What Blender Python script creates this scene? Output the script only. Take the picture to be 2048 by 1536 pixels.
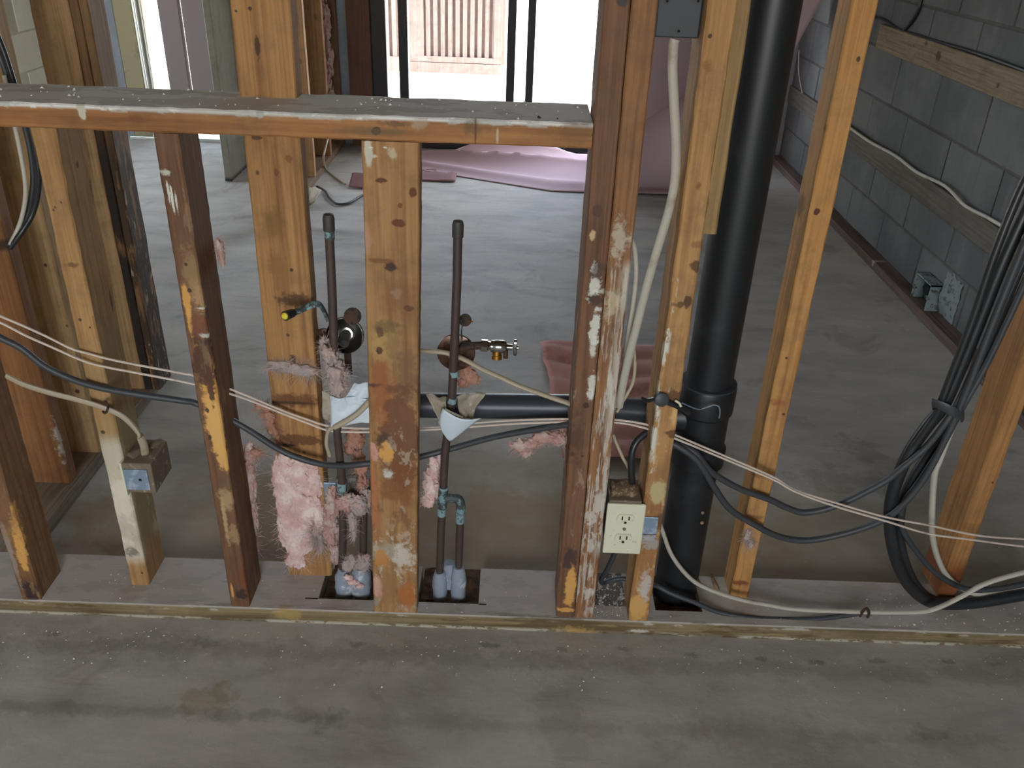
import bpy, bmesh, math, random
from mathutils import Vector, Matrix, noise as mnoise

for o in list(bpy.data.objects): bpy.data.objects.remove(o, do_unlink=True)
SC = bpy.context.scene
COL = SC.collection
random.seed(7)
PI = math.pi

# ------------------------------------------------------------------ camera
F, CX, CY, H = 1735.0, 1024.0, 768.0, 1.30
dn = Vector((-118, 3124, F)).normalized()
yv = Vector((28, -965, F)); yv = (yv - dn * yv.dot(dn)).normalized()
zv = -dn
xv = yv.cross(zv)
CAM = Vector((0, 0, H))
cd = bpy.data.cameras.new('camera'); cam = bpy.data.objects.new('camera', cd); COL.objects.link(cam)
cd.sensor_fit = 'HORIZONTAL'; cd.sensor_width = 36.0; cd.lens = 36.0 * F / 2048.0
cd.clip_start = 0.02; cd.clip_end = 300
cam.matrix_world = Matrix(((xv[0], -xv[1], -xv[2], 0), (yv[0], -yv[1], -yv[2], 0), (zv[0], -zv[1], -zv[2], H), (0, 0, 0, 1)))
SC.camera = cam

def ray(px, py):
    c = Vector((px - CX, py - CY, F)); return Vector((xv.dot(c), yv.dot(c), zv.dot(c)))
def P(px, py, Y=1.31):
    """real-world point seen at a measured spot, at the real depth Y"""
    v = ray(px, py); return CAM + v * (Y / v[1])
def PX(px, py, X):
    v = ray(px, py); return CAM + v * (X / v[0])
def PZ(px, py, Z=0.0):
    v = ray(px, py); return CAM + v * ((Z - H) / v[2])

# ------------------------------------------------------------------ world, sun, window light, exposure
SC.view_settings.view_transform = 'Standard'; SC.view_settings.look = 'None'
SC.view_settings.gamma = 1.0; SC.view_settings.use_curve_mapping = False
SC.view_settings.exposure = 0.28
w = bpy.data.worlds.new('sky'); SC.world = w; w.use_nodes = True
nt = w.node_tree; nt.nodes.clear()
wo = nt.nodes.new('ShaderNodeOutputWorld'); bg = nt.nodes.new('ShaderNodeBackground'); sk = nt.nodes.new('ShaderNodeTexSky')
sk.sky_type = 'NISHITA'; sk.sun_disc = False; sk.sun_elevation = math.radians(52); sk.sun_rotation = math.radians(100)
sk.air_density = 1.0; sk.dust_density = 2.5
bg.inputs[1].default_value = 1.6
hs = nt.nodes.new('ShaderNodeHueSaturation'); hs.inputs['Saturation'].default_value = 0.55
nt.links.new(sk.outputs[0], hs.inputs['Color']); nt.links.new(hs.outputs[0], bg.inputs[0]); nt.links.new(bg.outputs[0], wo.inputs[0])
SUN_E = 7.0
sl = bpy.data.lights.new('sun', 'SUN'); sl.energy = SUN_E; sl.angle = math.radians(0.6); sl.color = (1, .95, .87)
so = bpy.data.objects.new('sun', sl); COL.objects.link(so)
so.rotation_euler = Vector((-0.78, 0.10, -1.0)).to_track_quat('-Z', 'Y').to_euler()
def area(name, loc, d, sx, sy, e, col, portal=False):
    l = bpy.data.lights.new(name, 'AREA'); l.shape = 'RECTANGLE'; l.size = sx; l.size_y = sy; l.energy = e; l.color = col
    o = bpy.data.objects.new(name, l); COL.objects.link(o); o.location = loc
    o.rotation_euler = Vector(d).to_track_quat('-Z', 'Y').to_euler()
    if portal: l.cycles.is_portal = True
    return o
area('front_window_daylight', (-0.10, -2.58, 1.50), (0, 1, -0.02), 1.6, 1.2, 38, (1.0, .96, .90))
area('patio_door_portal', (0.08, 5.34, 1.05), (0, -1, 0), 1.8, 2.1, 1, (1, 1, 1), True)
area('side_door_portal', (-2.0, 5.4, 1.05), (0, -1, 0), 0.6, 2.1, 1, (1, 1, 1), True)
area('left_opening_portal', (-2.80, 4.22, 1.05), (1, 0, 0), 1.05, 2.1, 1, (1, 1, 1), True)

# ------------------------------------------------------------------ object helpers
def tag(o, label=None, cat=None, group=None, kind=None):
    if label: o['label'] = label
    if cat: o['category'] = cat
    if group: o['group'] = group
    if kind: o['kind'] = kind
    return o
def empty(name, loc, label=None, cat=None, group=None, kind=None):
    o = bpy.data.objects.new(name, None); COL.objects.link(o); o.location = loc; o.empty_display_size = .05
    return tag(o, label, cat, group, kind)

class MB:
    """collects shapes; build() links them as one mesh object"""
    def __init__(s): s.v = []; s.f = []; s.m = []; s.cur = 0
    def mat(s, i): s.cur = i; return s
    def add(s, vs, fs):
        b = len(s.v); s.v += [Vector(p) for p in vs]
        for f in fs: s.f.append([b + i for i in f]); s.m.append(s.cur)
        return s
    def box(s, a, b):
        x0, y0, z0 = a; x1, y1, z1 = b
        return s.add([(x0,y0,z0),(x1,y0,z0),(x1,y1,z0),(x0,y1,z0),(x0,y0,z1),(x1,y0,z1),(x1,y1,z1),(x0,y1,z1)],
                     [(0,3,2,1),(4,5,6,7),(0,1,5,4),(1,2,6,5),(2,3,7,6),(3,0,4,7)])
    def tube(s, pts, r, n=10, cap=True, flat=1.0, wide=None):
        """r: number or list; flat<1 squashes the section, its wide side along `wide`"""
        pts = [Vector(p) for p in pts]; m = len(pts)
        rs = r if isinstance(r, (list, tuple)) else [r] * m
        b = len(s.v); prev = None
        for i, p in enumerate(pts):
            t = (pts[min(i+1, m-1)] - pts[max(i-1, 0)])
            t = t.normalized() if t.length > 1e-9 else Vector((0,0,1))
            if wide is not None: u = Vector(wide)
            elif prev is None: u = Vector((0,1,0)) if abs(t.y) < .9 else Vector((1,0,0))
            else: u = prev
            u = u - t * u.dot(t)
            if u.length < 1e-6: u = t.orthogonal()
            u.normalize(); prev = u; k = t.cross(u)
            for j in range(n):
                a = 2 * PI * j / n
                s.v.append(p + (u * math.cos(a) + k * math.sin(a) * flat) * rs[i])
        for i in range(m - 1):
            for j in range(n):
                s.f.append([b+i*n+j, b+i*n+(j+1)%n, b+(i+1)*n+(j+1)%n, b+(i+1)*n+j]); s.m.append(s.cur)
        if cap:
            s.f.append([b + j for j in range(n)][::-1]); s.m.append(s.cur)
            s.f.append([b + (m-1)*n + j for j in range(n)]); s.m.append(s.cur)
        return s
    def lathe(s, c, axis, prof, n=24):
        """prof: (radius, distance along axis) pairs"""
        ax = Vector(axis).normalized(); c = Vector(c)
        return s.tube_prof(c, ax, prof, n)
    def tube_prof(s, c, ax, prof, n):
        u = ax.orthogonal().normalized(); k = ax.cross(u); b = len(s.v)
        for r, h in prof:
            for j in range(n):
                a = 2*PI*j/n; s.v.append(c + ax*h + (u*math.cos(a) + k*math.sin(a))*r)
        for i in range(len(prof)-1):
            for j in range(n):
                s.f.append([b+i*n+j, b+i*n+(j+1)%n, b+(i+1)*n+(j+1)%n, b+(i+1)*n+j]); s.m.append(s.cur)
        s.f.append([b+j for j in range(n)][::-1]); s.m.append(s.cur)
        s.f.append([b+(len(prof)-1)*n+j for j in range(n)]); s.m.append(s.cur)
        return s
    def grid(s, fn, nu, nv):
        b = len(s.v)
        for i in range(nu+1):
            for j in range(nv+1): s.v.append(Vector(fn(i/nu, j/nv)))
        for i in range(nu):
            for j in range(nv):
                s.f.append([b+i*(nv+1)+j, b+(i+1)*(nv+1)+j, b+(i+1)*(nv+1)+j+1, b+i*(nv+1)+j+1]); s.m.append(s.cur)
        return s
    def build(s, name, mats, parent=None, loc=(0,0,0), smooth=False, bevel=0, solid=0, fix=True):
        loc = Vector(loc)
        me = bpy.data.meshes.new(name)
        me.from_pydata([tuple(p - loc) for p in s.v], [], s.f)
        mats = mats if isinstance(mats, (list, tuple)) else [mats]
        for mt in mats: me.materials.append(mt)
        me.polygons.foreach_set('material_index', s.m)
        if fix:
            bm = bmesh.new(); bm.from_mesh(me); bmesh.ops.recalc_face_normals(bm, faces=bm.faces); bm.to_mesh(me); bm.free()
        if smooth:
            me.polygons.foreach_set('use_smooth', [True]*len(me.polygons))
            me.set_sharp_from_angle(angle=math.radians(38 if smooth is True else smooth))
        o = bpy.data.objects.new(name, me); COL.objects.link(o)
        if parent is not None:
            o.parent = parent; o.location = loc - world_loc(parent)
        else: o.location = loc
        if solid:
            md = o.modifiers.new('thickness', 'SOLIDIFY'); md.thickness = solid; md.offset = 0
        if bevel:
            md = o.modifiers.new('bevel', 'BEVEL'); md.width = bevel; md.segments = 2; md.limit_method = 'ANGLE'; md.angle_limit = math.radians(40)
        return o
def world_loc(o):
    l = Vector(o.location)
    while o.parent is not None: o = o.parent; l += Vector(o.location)
    return l

def spline(pts, n=8):
    pts = [Vector(p) for p in pts]
    if len(pts) < 3: return pts
    q = [pts[0]*2 - pts[1]] + pts + [pts[-1]*2 - pts[-2]]
    out = []
    for i in range(1, len(q)-2):
        a, b, c, d = q[i-1], q[i], q[i+1], q[i+2]
        for k in range(n):
            t = k/n
            out.append(.5*((2*b) + (c-a)*t + (2*a-5*b+4*c-d)*t*t + (3*b-a-3*c+d)*t**3))
    out.append(q[-2]); return out
def pix(l): return [P(*t) for t in l]

# ------------------------------------------------------------------ material helpers
def lin(r, g, b):
    f = lambda c: (c/255/12.92) if c/255 <= .04045 else ((c/255+.055)/1.055)**2.4
    return (f(r), f(g), f(b), 1)
class N:
    def __init__(s, name):
        s.m = bpy.data.materials.new(name); s.m.use_nodes = True; s.t = s.m.node_tree; s.t.nodes.clear()
        s.out = s.t.nodes.new('ShaderNodeOutputMaterial'); s.b = s.t.nodes.new('ShaderNodeBsdfPrincipled')
        s.t.links.new(s.b.outputs[0], s.out.inputs[0]); s.co = s.t.nodes.new('ShaderNodeTexCoord')
    def n(s, k, **kw):
        x = s.t.nodes.new(k)
        for a, v in kw.items(): setattr(x, a, v)
        return x
    def put(s, sock, v):
        if isinstance(v, bpy.types.NodeSocket): s.t.links.new(v, sock)
        elif isinstance(v, (int, float)) and sock.type == 'RGBA': sock.default_value = (v, v, v, 1)
        elif sock.type == 'VECTOR' and not isinstance(v, (int, float)): sock.default_value = tuple(v)[:3]
        else: sock.default_value = v
    def math(s, op, a, b=0.0, clamp=False):
        x = s.n('ShaderNodeMath', operation=op, use_clamp=clamp); s.put(x.inputs[0], a); s.put(x.inputs[1], b); return x.outputs[0]
    def vm(s, op, a, b=(0,0,0)):
        x = s.n('ShaderNodeVectorMath', operation=op); s.put(x.inputs[0], a); s.put(x.inputs[1], b)
        return x.outputs['Value'] if op in ('LENGTH', 'DOT_PRODUCT') else x.outputs[0]
    def noise(s, vec, scale=1.0, detail=4.0, rough=.55, dist=0.0):
        x = s.n('ShaderNodeTexNoise'); s.put(x.inputs['Vector'], vec); x.inputs['Scale'].default_value = scale
        x.inputs['Detail'].default_value = detail; x.inputs['Roughness'].default_value = rough; x.inputs['Distortion'].default_value = dist
        return x.outputs[0]
    def mr(s, v, a, b, c=0.0, d=1.0):
        x = s.n('ShaderNodeMapRange', interpolation_type='SMOOTHSTEP'); s.put(x.inputs[0], v)
        for i, q in enumerate((a, b, c, d)): s.put(x.inputs[i+1], q)
        return x.outputs[0]
    def mix(s, fac, a, b, mode='MIX'):
        x = s.n('ShaderNodeMix', data_type='RGBA', blend_type=mode); s.put(x.inputs[0], fac); s.put(x.inputs[6], a); s.put(x.inputs[7], b); return x.outputs[2]
    def ramp(s, fac, stops):
        x = s.n('ShaderNodeValToRGB'); s.put(x.inputs[0], fac); e = x.color_ramp.elements
        while len(e) < len(stops): e.new(.5)
        for q, (p, c) in zip(e, stops): q.position = p; q.color = c
        return x.outputs[0]
    def sep(s, v):
        x = s.n('ShaderNodeSeparateXYZ'); s.put(x.inputs[0], v); return x.outputs
    def finish(s, col, rough=.8, metal=0.0, bump=None, bs=.3, bd=.002, spec=None):
        s.put(s.b.inputs['Base Color'], col); s.put(s.b.inputs['Roughness'], rough); s.put(s.b.inputs['Metallic'], metal)
        if spec is not None: s.b.inputs['Specular IOR Level'].default_value = spec
        if bump is not None:
            x = s.n('ShaderNodeBump'); x.inputs['Strength'].default_value = bs; x.inputs['Distance'].default_value = bd
            s.put(x.inputs['Height'], bump); s.t.links.new(x.outputs[0], s.b.inputs['Normal'])
        return s.m

def feature(s, col, p, loc, ft):
    """marks with a shape of their own: knots, holes, drips, chips, scraped patches"""
    kind = ft[0]
    if kind == 'spot':
        _, c, r, colr, op, nz, ns = ft
        c = Vector(c) - Vector(loc)
        d = s.vm('LENGTH', s.vm('DIVIDE', s.vm('SUBTRACT', p, c), r))
        rm = sorted(r)[1]
        nn = s.noise(s.vm('ADD', p, tuple(c * 3.1)), min(max(ns, .9/rm), 240), 6, .68)
        d = s.math('ADD', d, s.math('MULTIPLY', s.math('SUBTRACT', nn, .5), nz*2.6))
        sf = .22 if op > .82 else .45
        return s.mix(s.math('MULTIPLY', s.mr(d, 1+sf, 1-sf), op), col, colr)
    if kind == 'flake':
        # colr where stretched noise passes thr, inside the box lo..hi (world), edges feathered by `soft`
        _, lo, hi, sc, colr, thr, op, soft = ft
        lo = Vector(lo) - Vector(loc); hi = Vector(hi) - Vector(loc)
        nn = s.noise(s.vm('MULTIPLY', p, sc), 1.0, 5, .62)
        m = s.mr(nn, thr - .03, thr + .03)
        xyz = s.sep(p)
        for i in (0, 1, 2):
            if lo[i] > -50: m = s.math('MULTIPLY', m, s.mr(xyz[i], lo[i] - soft, lo[i] + soft))
            if hi[i] < 50: m = s.math('MULTIPLY', m, s.mr(xyz[i], hi[i] + soft, hi[i] - soft))
        return s.mix(s.math('MULTIPLY', m, op), col, colr)
    return col

BIG = 99.0
def wood(name, mid, dark, light, loc=(0,0,0), axis=2, seed=0.0, feats=(), rough=.72, grain=1.0, blot=.35):
    s = N(name); p = s.co.outputs['Object']
    q = s.vm('ADD', p, (seed*1.7, seed*2.3, seed*.9))
    st = [70, 70, 70]; st[axis] = 2.2
    st2 = [22, 22, 22]; st2[axis] = .55
    fine = s.noise(s.vm('MULTIPLY', q, st), 1.6, 5, .65)
    band = s.noise(s.vm('MULTIPLY', q, st2), 1.0, 2, .5, .6)
    rings = s.math('SINE', s.math('MULTIPLY', band, 46.0))
    g = s.math('ADD', s.math('MULTIPLY', fine, .75), s.math('MULTIPLY', rings, .045 * grain))
    c = s.ramp(g, [(.16, dark), (.40, mid), (.62, light)])
    bl = s.noise(q, 5.0, 4, .6)
    st3 = [26, 26, 26]; st3[axis] = 5
    bl2 = s.noise(s.vm('MULTIPLY', q, st3), 1.0, 3, .6)
    c = s.mix(s.math('MULTIPLY', s.mr(bl, .50, .72), blot), c, s.mix(.55, dark, (.03, .02, .012, 1)))
    c = s.mix(s.math('MULTIPLY', s.mr(bl2, .60, .72), blot * .8), c, dark)
    dirt = s.noise(s.vm('ADD', q, (8, 3, 1)), 16, 6, .7)
    c = s.mix(s.math('MULTIPLY', s.mr(dirt, .46, .70), .34), c, lin(96, 78, 58))
    hsv = s.n('ShaderNodeHueSaturation'); hsv.inputs['Saturation'].default_value = .96; hsv.inputs['Value'].default_value = .80; s.put(hsv.inputs['Color'], c); c = hsv.outputs[0]
    for ft in feats: c = feature(s, c, p, loc, ft)
    return s.finish(c, rough, bump=s.math('ADD', fine, s.math('MULTIPLY', bl2, .6)), bs=.35, bd=.0016)

def plain(name, col, rough=.6, metal=0.0, nz=.15, sc=30.0, col2=None, thr=(.5, .62), spec=None, bs=.15, sc2=None):
    s = N(name); p = s.co.outputs['Object']
    a = s.noise(p, sc, 5, .6)
    c = s.mix(s.math('MULTIPLY', a, nz * 2), col, tuple(v * .45 for v in col[:3]) + (1,))
    if col2 is not None:
        b = s.noise(s.vm('ADD', p, (3.3, 1.2, 5.5)), sc2 or sc * 1.6, 5, .65)
        c = s.mix(s.mr(b, thr[0], thr[1]), c, col2)
    return s.finish(c, rough, metal, bump=a, bs=bs, bd=.001, spec=spec)

# ================================================================== the setting
CONC_A = lin(204, 198, 188); CONC_B = lin(152, 146, 138)
def concrete():
    s = N('concrete_floor'); p = s.co.outputs['Object']
    big = s.noise(p, .9, 5, .6); mid = s.noise(s.vm('MULTIPLY', p, (2.2, 5.5, 1)), 1.4, 6, .62, .4); fine = s.noise(p, 60, 4, .7)
    c = s.ramp(s.math('ADD', s.math('MULTIPLY', big, .45), s.math('MULTIPLY', mid, .55)), [(.34, CONC_B), (.5, lin(184, 179, 171)), (.66, CONC_A)])
    sm = s.noise(s.vm('ADD', p, (4, 9, 0)), 3.4, 7, .66, .9)
    c = s.mix(s.math('MULTIPLY', s.mr(sm, .56, .70), .45), c, lin(205, 200, 190))
    c = s.mix(s.math('MULTIPLY', s.mr(sm, .44, .32), .35), c, lin(118, 110, 100))
    st = s.noise(s.vm('MULTIPLY', p, (1.2, 9, 1)), 2.4, 6, .7)
    c = s.mix(s.math('MULTIPLY', s.mr(st, .60, .72), .35), c, lin(122, 116, 108))
    c = s.mix(s.math('MULTIPLY', s.mr(s.noise(p, 17, 5, .75), .63, .70), .5), c, lin(214, 210, 202))
    c = s.mix(s.math('MULTIPLY', fine, .20), c, lin(86, 82, 76))
    # smear of dried adhesive, mud streaks and pits on the slab in front of the wall
    for (px, py, rx, ry, cc, op, nz, ns) in [
        (410, 1405, .045, .028, lin(150, 138, 112), .8, 1.8, 26), (440, 1385, .018, .022, lin(140, 126, 98), .8, 1.6, 30),
        (375, 1432, .030, .006, lin(205, 200, 188), .8, 1.2, 40), (545, 1438, .026, .005, lin(200, 196, 186), .7, 1.6, 40),
        (30, 1425, .02, .006, lin(200, 190, 182), .7, 1.4, 40), (660, 1440, .03, .018, lin(72, 68, 64), .5, 1.6, 20),
        (980, 1290, .022, .007, lin(62, 58, 50), .75, 1.4, 30), (715, 1290, .012, .007, lin(66, 60, 52), .7, 1.2, 30),
        (410, 1285, .03, .01, lin(80, 76, 70), .6, 1.8, 26), (110, 1268, .011, .007, lin(66, 62, 58), .7, 1.2, 30),
        (470, 1282, .03, .006, lin(168, 165, 160), .6, 1.8, 36), (1120, 1300, .014, .006, lin(74, 68, 60), .6, 1.2, 30),
        (1250, 1298, .014, .006, lin(78, 72, 64), .6, 1.2, 30), (1385, 1310, .012, .007, lin(72, 67, 60), .6, 1.2, 30),
        (1520, 1312, .015, .007, lin(150, 146, 138), .6, 1.2, 30), (1522, 1318, .014, .006, lin(66, 61, 55), .7, 1.2, 30),
        (1625, 1320, .02, .006, lin(154, 150, 140), .6, 1.2, 30), (1632, 1325, .016, .006, lin(70, 64, 56), .7, 1.2, 30),
        (1755, 1322, .016, .006, lin(74, 68, 60), .7, 1.2, 30), (1895, 1323, .014, .006, lin(70, 65, 58), .7, 1.2, 30),
        (1990, 1330, .013, .006, lin(74, 69, 62), .6, 1.2, 30), (1125, 1440, .05, .10, lin(96, 92, 88), .40, 1.0, 12),
        (1540, 1480, .14, .045, lin(142, 134, 112), .5, 1.8, 14), (1800, 1500, .14, .03, lin(150, 143, 126), .5, 1.8, 16),
        (1850, 1465, .03, .012, lin(92, 88, 82), .5, 1.8, 22), (375, 1525, .012, .006, lin(190, 186, 178), .6, 1.2, 40), (545, 1525, .012, .006, lin(190, 186, 178), .6, 1.2, 40),
        (250, 1420, .35, .012, lin(96, 91, 84), .45, 1.4, 16), (900, 1445, .9, .014, lin(100, 95, 89), .35, 1.6, 12),
        (1300, 1330, 1.2, .018, lin(92, 87, 80), .35, 1.6, 10), (500, 1300, .6, .03, lin(104, 98, 88), .35, 1.6, 10),
        (1725, 900, .05, .05, lin(118, 106, 84), .6, 2.0, 14), (1640, 860, .10, .10, lin(160, 156, 146), .45, 1.8, 10), (1680, 960, .10, .05, lin(92, 88, 84), .45, 1.8, 12)]:
        g = PZ(px, py); c = feature(s, c, p, (0,0,0), ('spot', g, (rx, ry, .05), cc, op*.55, nz*1.5, ns))
    for (x, y, rx, ry, op) in ((-.5, 1.60, .55, .20, .55), (.1, 1.58, .5, .22, .55), (.75, 1.60, .5, .20, .5), (-.2, 1.80, .5, .20, .35)):  # brown dust tint, also painting in the half wall's shade behind the plate
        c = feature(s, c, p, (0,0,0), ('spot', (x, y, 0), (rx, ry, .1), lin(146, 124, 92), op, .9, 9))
    hgt = s.math('ADD', s.math('MULTIPLY', fine, .4), s.math('ADD', mid, s.math('MULTIPLY', sm, .6)))
    c = s.mix(1.0, c, (.97, .985, .95, 1), 'MULTIPLY')
    return s.finish(c, s.ramp(big, [(.35, (.55,)*3+(1,)), (.65, (.8,)*3+(1,))]), bump=hgt, bs=.28, bd=.006, spec=.35)
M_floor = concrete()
XL, XR, YB, YF, ZC = -2.70, 1.575, 5.25, -2.5, 2.5
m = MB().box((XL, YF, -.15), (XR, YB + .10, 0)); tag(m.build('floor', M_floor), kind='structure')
M_ceil = plain('ceiling_board', lin(120, 104, 84), .9, nz=.12, sc=4)
tag(MB().box((XL-.2, YF-.2, ZC), (XR+.2, YB+.2, ZC+.1)).build('ceiling', M_ceil), kind='structure')

def block_mat(name, a, b, rough=.92):
    s = N(name); p = s.co.outputs['Object']; oi = s.n('ShaderNodeObjectInfo')
    wv = s.vm('ADD', p, s.vm('MULTIPLY', oi.outputs['Location'], (1, 1, 1)))
    big = s.noise(wv, 2.0, 5, .6); fine = s.noise(wv, 90, 4, .7)
    c = s.mix(s.mr(s.math('ADD', big, s.math('MULTIPLY', s.math('SUBTRACT', oi.outputs['Random'], .5), .18)), .38, .62), a, b)
    dr = s.noise(s.vm('MULTIPLY', wv, (3, 7, 1.1)), 2.0, 5, .6)
    c = s.mix(s.math('MULTIPLY', s.mr(dr, .56, .70), .28), c, tuple(min(1, v*1.25) for v in b[:3])+(1,))
    c = s.mix(s.math('MULTIPLY', s.mr(dr, .42, .34), .22), c, tuple(v*.6 for v in a[:3])+(1,))
    c = s.mix(s.math('MULTIPLY', fine, .25), c, tuple(v*.5 for v in a[:3])+(1,))
    return s.finish(c, rough, bump=s.math('ADD', fine, big), bs=.4, bd=.003)
M_mort = block_mat('mortar_grey', lin(76, 75, 72), lin(90, 89, 85))
M_blk = block_mat('weathered_grey_block', lin(92, 94, 93), lin(114, 115, 112))
M_blkc = block_mat('cream_painted_block', lin(232, 224, 204), lin(242, 236, 218))
M_mortc = block_mat('cream_painted_mortar', lin(196, 188, 168), lin(210, 202, 182))
# right block wall: mortar core + single blocks
wr = tag(MB().box((XR, YF, -.1), (XR+.2, YB+.2, ZC)).build('wall_right', M_mort), kind='structure')
def block_mesh(name, l, h, d, mat):
    b = MB().box((-d/2, -l/2, -h/2), (d/2, l/2, h/2)); o = b.build(name, mat, bevel=0); me = o.data
    bm = bmesh.new(); bm.from_mesh(me); bmesh.ops.bevel(bm, geom=list(bm.edges), offset=.003, segments=1, affect='EDGES'); bm.to_mesh(me); bm.free()
    bpy.data.objects.remove(o); return me
bme = block_mesh('block', .392, .192, .02, M_blk)
def lay(parent, me, xface, y0, y1, z0, z1, sgn=1):
    k = 0; r = 0; z = z0
    while z < z1 - .05:
        y = y0 + (.2 if r % 2 else 0.0)
        while y < y1 - .15:
            o = bpy.data.objects.new('block', me); COL.objects.link(o); o.parent = parent
            o.location = (xface - sgn*(random.uniform(-.0008, .0018)) + sgn*.006, y + .2, z + .1)
            o.rotation_euler = (0, 0, random.uniform(-.002, .002))
            y += .4; k += 1
        z += .2; r += 1
    return k
lay(wr, bme, XR, 1.20, 5.2, 0.0, 1.6)
wl = tag(MB().box((XL-.2, YF, -.1), (XL, 3.7, ZC)).box((XL-.2, 4.75, -.1), (XL, YB+.2, ZC)).box((XL-.2, 3.7, 2.1), (XL, 4.75, ZC)).build('wall_left', M_mortc), kind='structure')
bmec = block_mesh('block', .392, .192, .02, M_blkc)
lay(wl, bmec, XL, 4.75, 5.2, 0.0, 1.4, -1)
# end wall pieces around the two openings, and the wall with the window behind the viewer
M_bk = block_mat('grey_back_block', lin(126, 130, 134), lin(146, 150, 152))
DX0, DX1 = -.845, 1.02         # patio door
LX0, LX1 = -2.30, -1.72        # side door
wb = tag(MB().box((XL, YB, -.1), (LX0, YB+.2, ZC)).box((LX1, YB, -.1), (DX0, YB+.2, ZC)).box((DX1, YB, -.1), (XR+.1, YB+.2, ZC))
         .box((LX0, YB, 2.08), (LX1, YB+.2, ZC)).box((DX0, YB, 2.12), (DX1, YB+.2, ZC)).build('wall_back', M_bk), kind='structure')
M_wf = plain('front_wall_plaster', lin(140, 132, 120), .9, nz=.1, sc=5)
wf = tag(MB().box((XL, YF-.2, -.1), (-1.0, YF, ZC)).box((.8, YF-.2, -.1), (XR+.1, YF, ZC)).box((-1.0, YF-.2, -.1), (.8, YF, .80)).box((-1.0, YF-.2, 2.2), (.8, YF, ZC)).build('wall_front', M_wf), kind='structure')
# sawdust-coloured furring and base strip on the right wall
def furr_mat(seed, feats=()):
    return wood('furring_wood_%d' % seed, lin(140, 122, 98), lin(104, 88, 68), lin(160, 143, 118), axis=1, seed=seed, feats=feats, blot=.3, rough=.85)
def plank(name, lo, hi, mat, axis, label, cat, n=26, jit=.0007, cham=.0025, group=None, lean=(0,0), loc=None):
    """a sawn timber: chamfered section, rings along its length with small saw and handling wobble"""
    lo = Vector(lo); hi = Vector(hi); c = (lo + hi)/2
    if loc is None: loc = Vector((c.x, c.y, lo.z))
    a, b = [i for i in (0,1,2) if i != axis]
    ha, hb = (hi[a]-lo[a])/2, (hi[b]-lo[b])/2
    sec = [(-ha+cham,-hb),(ha-cham,-hb),(ha,-hb+cham),(ha,hb-cham),(ha-cham,hb),(-ha+cham,hb),(-ha,hb-cham),(-ha,-hb+cham)]
    mb = MB(); L = hi[axis]-lo[axis]; rnd = random.Random(hash(label) % 9973 if False else len(label)*31 + int(abs(lo.x)*977))
    for i in range(n+1):
        t = i/n
        for (u, v) in sec:
            p = Vector((0,0,0)); p[a] = c[a]+u+rnd.uniform(-jit, jit); p[b] = c[b]+v+rnd.uniform(-jit, jit); p[axis] = lo[axis]+L*t
            if axis == 2: p.x += lean[0]*t; p.y += lean[1]*t
            mb.v.append(p)
    for i in range(n):
        for j in range(8):
            mb.f.append([i*8+j, i*8+(j+1)%8, (i+1)*8+(j+1)%8, (i+1)*8+j]); mb.m.append(0)
    mb.f.append(list(range(8))[::-1]); mb.m.append(0); mb.f.append([n*8+j for j in range(8)]); mb.m.append(0)
    o = mb.build(name, mat, loc=loc, smooth=20)
    return tag(o, label, cat, group)
def on_right(px, py, X=1.55): return PX(px, py, X)
K = lin(58, 44, 30)
f1 = [('spot', on_right(1876, 112), (.02, .022, .016), lin(74, 60, 40), .9, .6, 60), ('spot', on_right(1852, 87), (.02, .012, .01), lin(70, 60, 56), .8, .6, 60), ('spot', on_right(1995, 171), (.02, .01, .008), K, .8, .6, 60), ('spot', on_right(1827, 91), (.02, .006, .006), K, .7, .6, 60)]
plank('furring_strip', (1.551, 2.0, .795), (1.5745, 4.06, .893), None or wood('furring_upper', lin(150, 130, 102), lin(112, 94, 72), lin(168, 148, 120), (1.5625, 3.03, .795), 1, 3, f1, .85), 1,
      'upper weathered board fixed flat across the grey block wall, dark knot in it', 'furring strip', 40, group='furring strips on the block wall')
plank('furring_strip', (1.551, 1.9, .345), (1.5745, 5.2, .437), wood('furring_middle', lin(112, 104, 92), lin(84, 76, 66), lin(130, 120, 106), (1.5625, 3.55, .345), 1, 5, (), .85), 1,
      'lower grey-brown board across the block wall with a white cable along its top', 'furring strip', 60, group='furring strips on the block wall')
plank('base_strip', (1.508, 1.7, .0), (1.5745, 5.2, .036), wood('base_strip_wood', lin(112, 90, 80), lin(78, 62, 54), lin(132, 110, 98), (1.54, 3.45, 0), 1, 9, [('spot', PZ(1740, 522, .036), (.06, .012, .02), lin(170, 160, 150), .8, 1, 40)], .9), 1,
      'dirty reddish-brown wooden strip on the floor along the block wall', 'floor strip', 60)

# ================================================================== timber wall
def wsp(px, py, Y, rx, rz, col, op=.9, nz=.8, ns=60, ry=.012):
    return ('spot', P(px, py, Y), (rx, ry, rz), col, op, nz, ns)
def wsx(px, py, X, ry, rz, col, op=.9, nz=.8, ns=60):
    return ('spot', PX(px, py, X), (.012, ry, rz), col, op, nz, ns)
WHT = lin(214, 214, 202); CREAM = lin(242, 240, 222); DK = lin(52, 34, 22); RAW = lin(214, 160, 84); BRN = lin(98, 62, 38); GRY = lin(150, 140, 118)
O_M, O_D, O_L = lin(186, 134, 72), lin(140, 92, 44), lin(208, 158, 94)      # fresh orange pine
B_M, B_D, B_L = lin(146, 96, 54), lin(98, 60, 32), lin(174, 122, 74)        # brown stained pine
T_M, T_D, T_L = lin(196, 160, 108), lin(158, 122, 76), lin(214, 182, 132)   # pale tan pine
YW = 1.306     # front plane of the wall
PLT = .038
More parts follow.
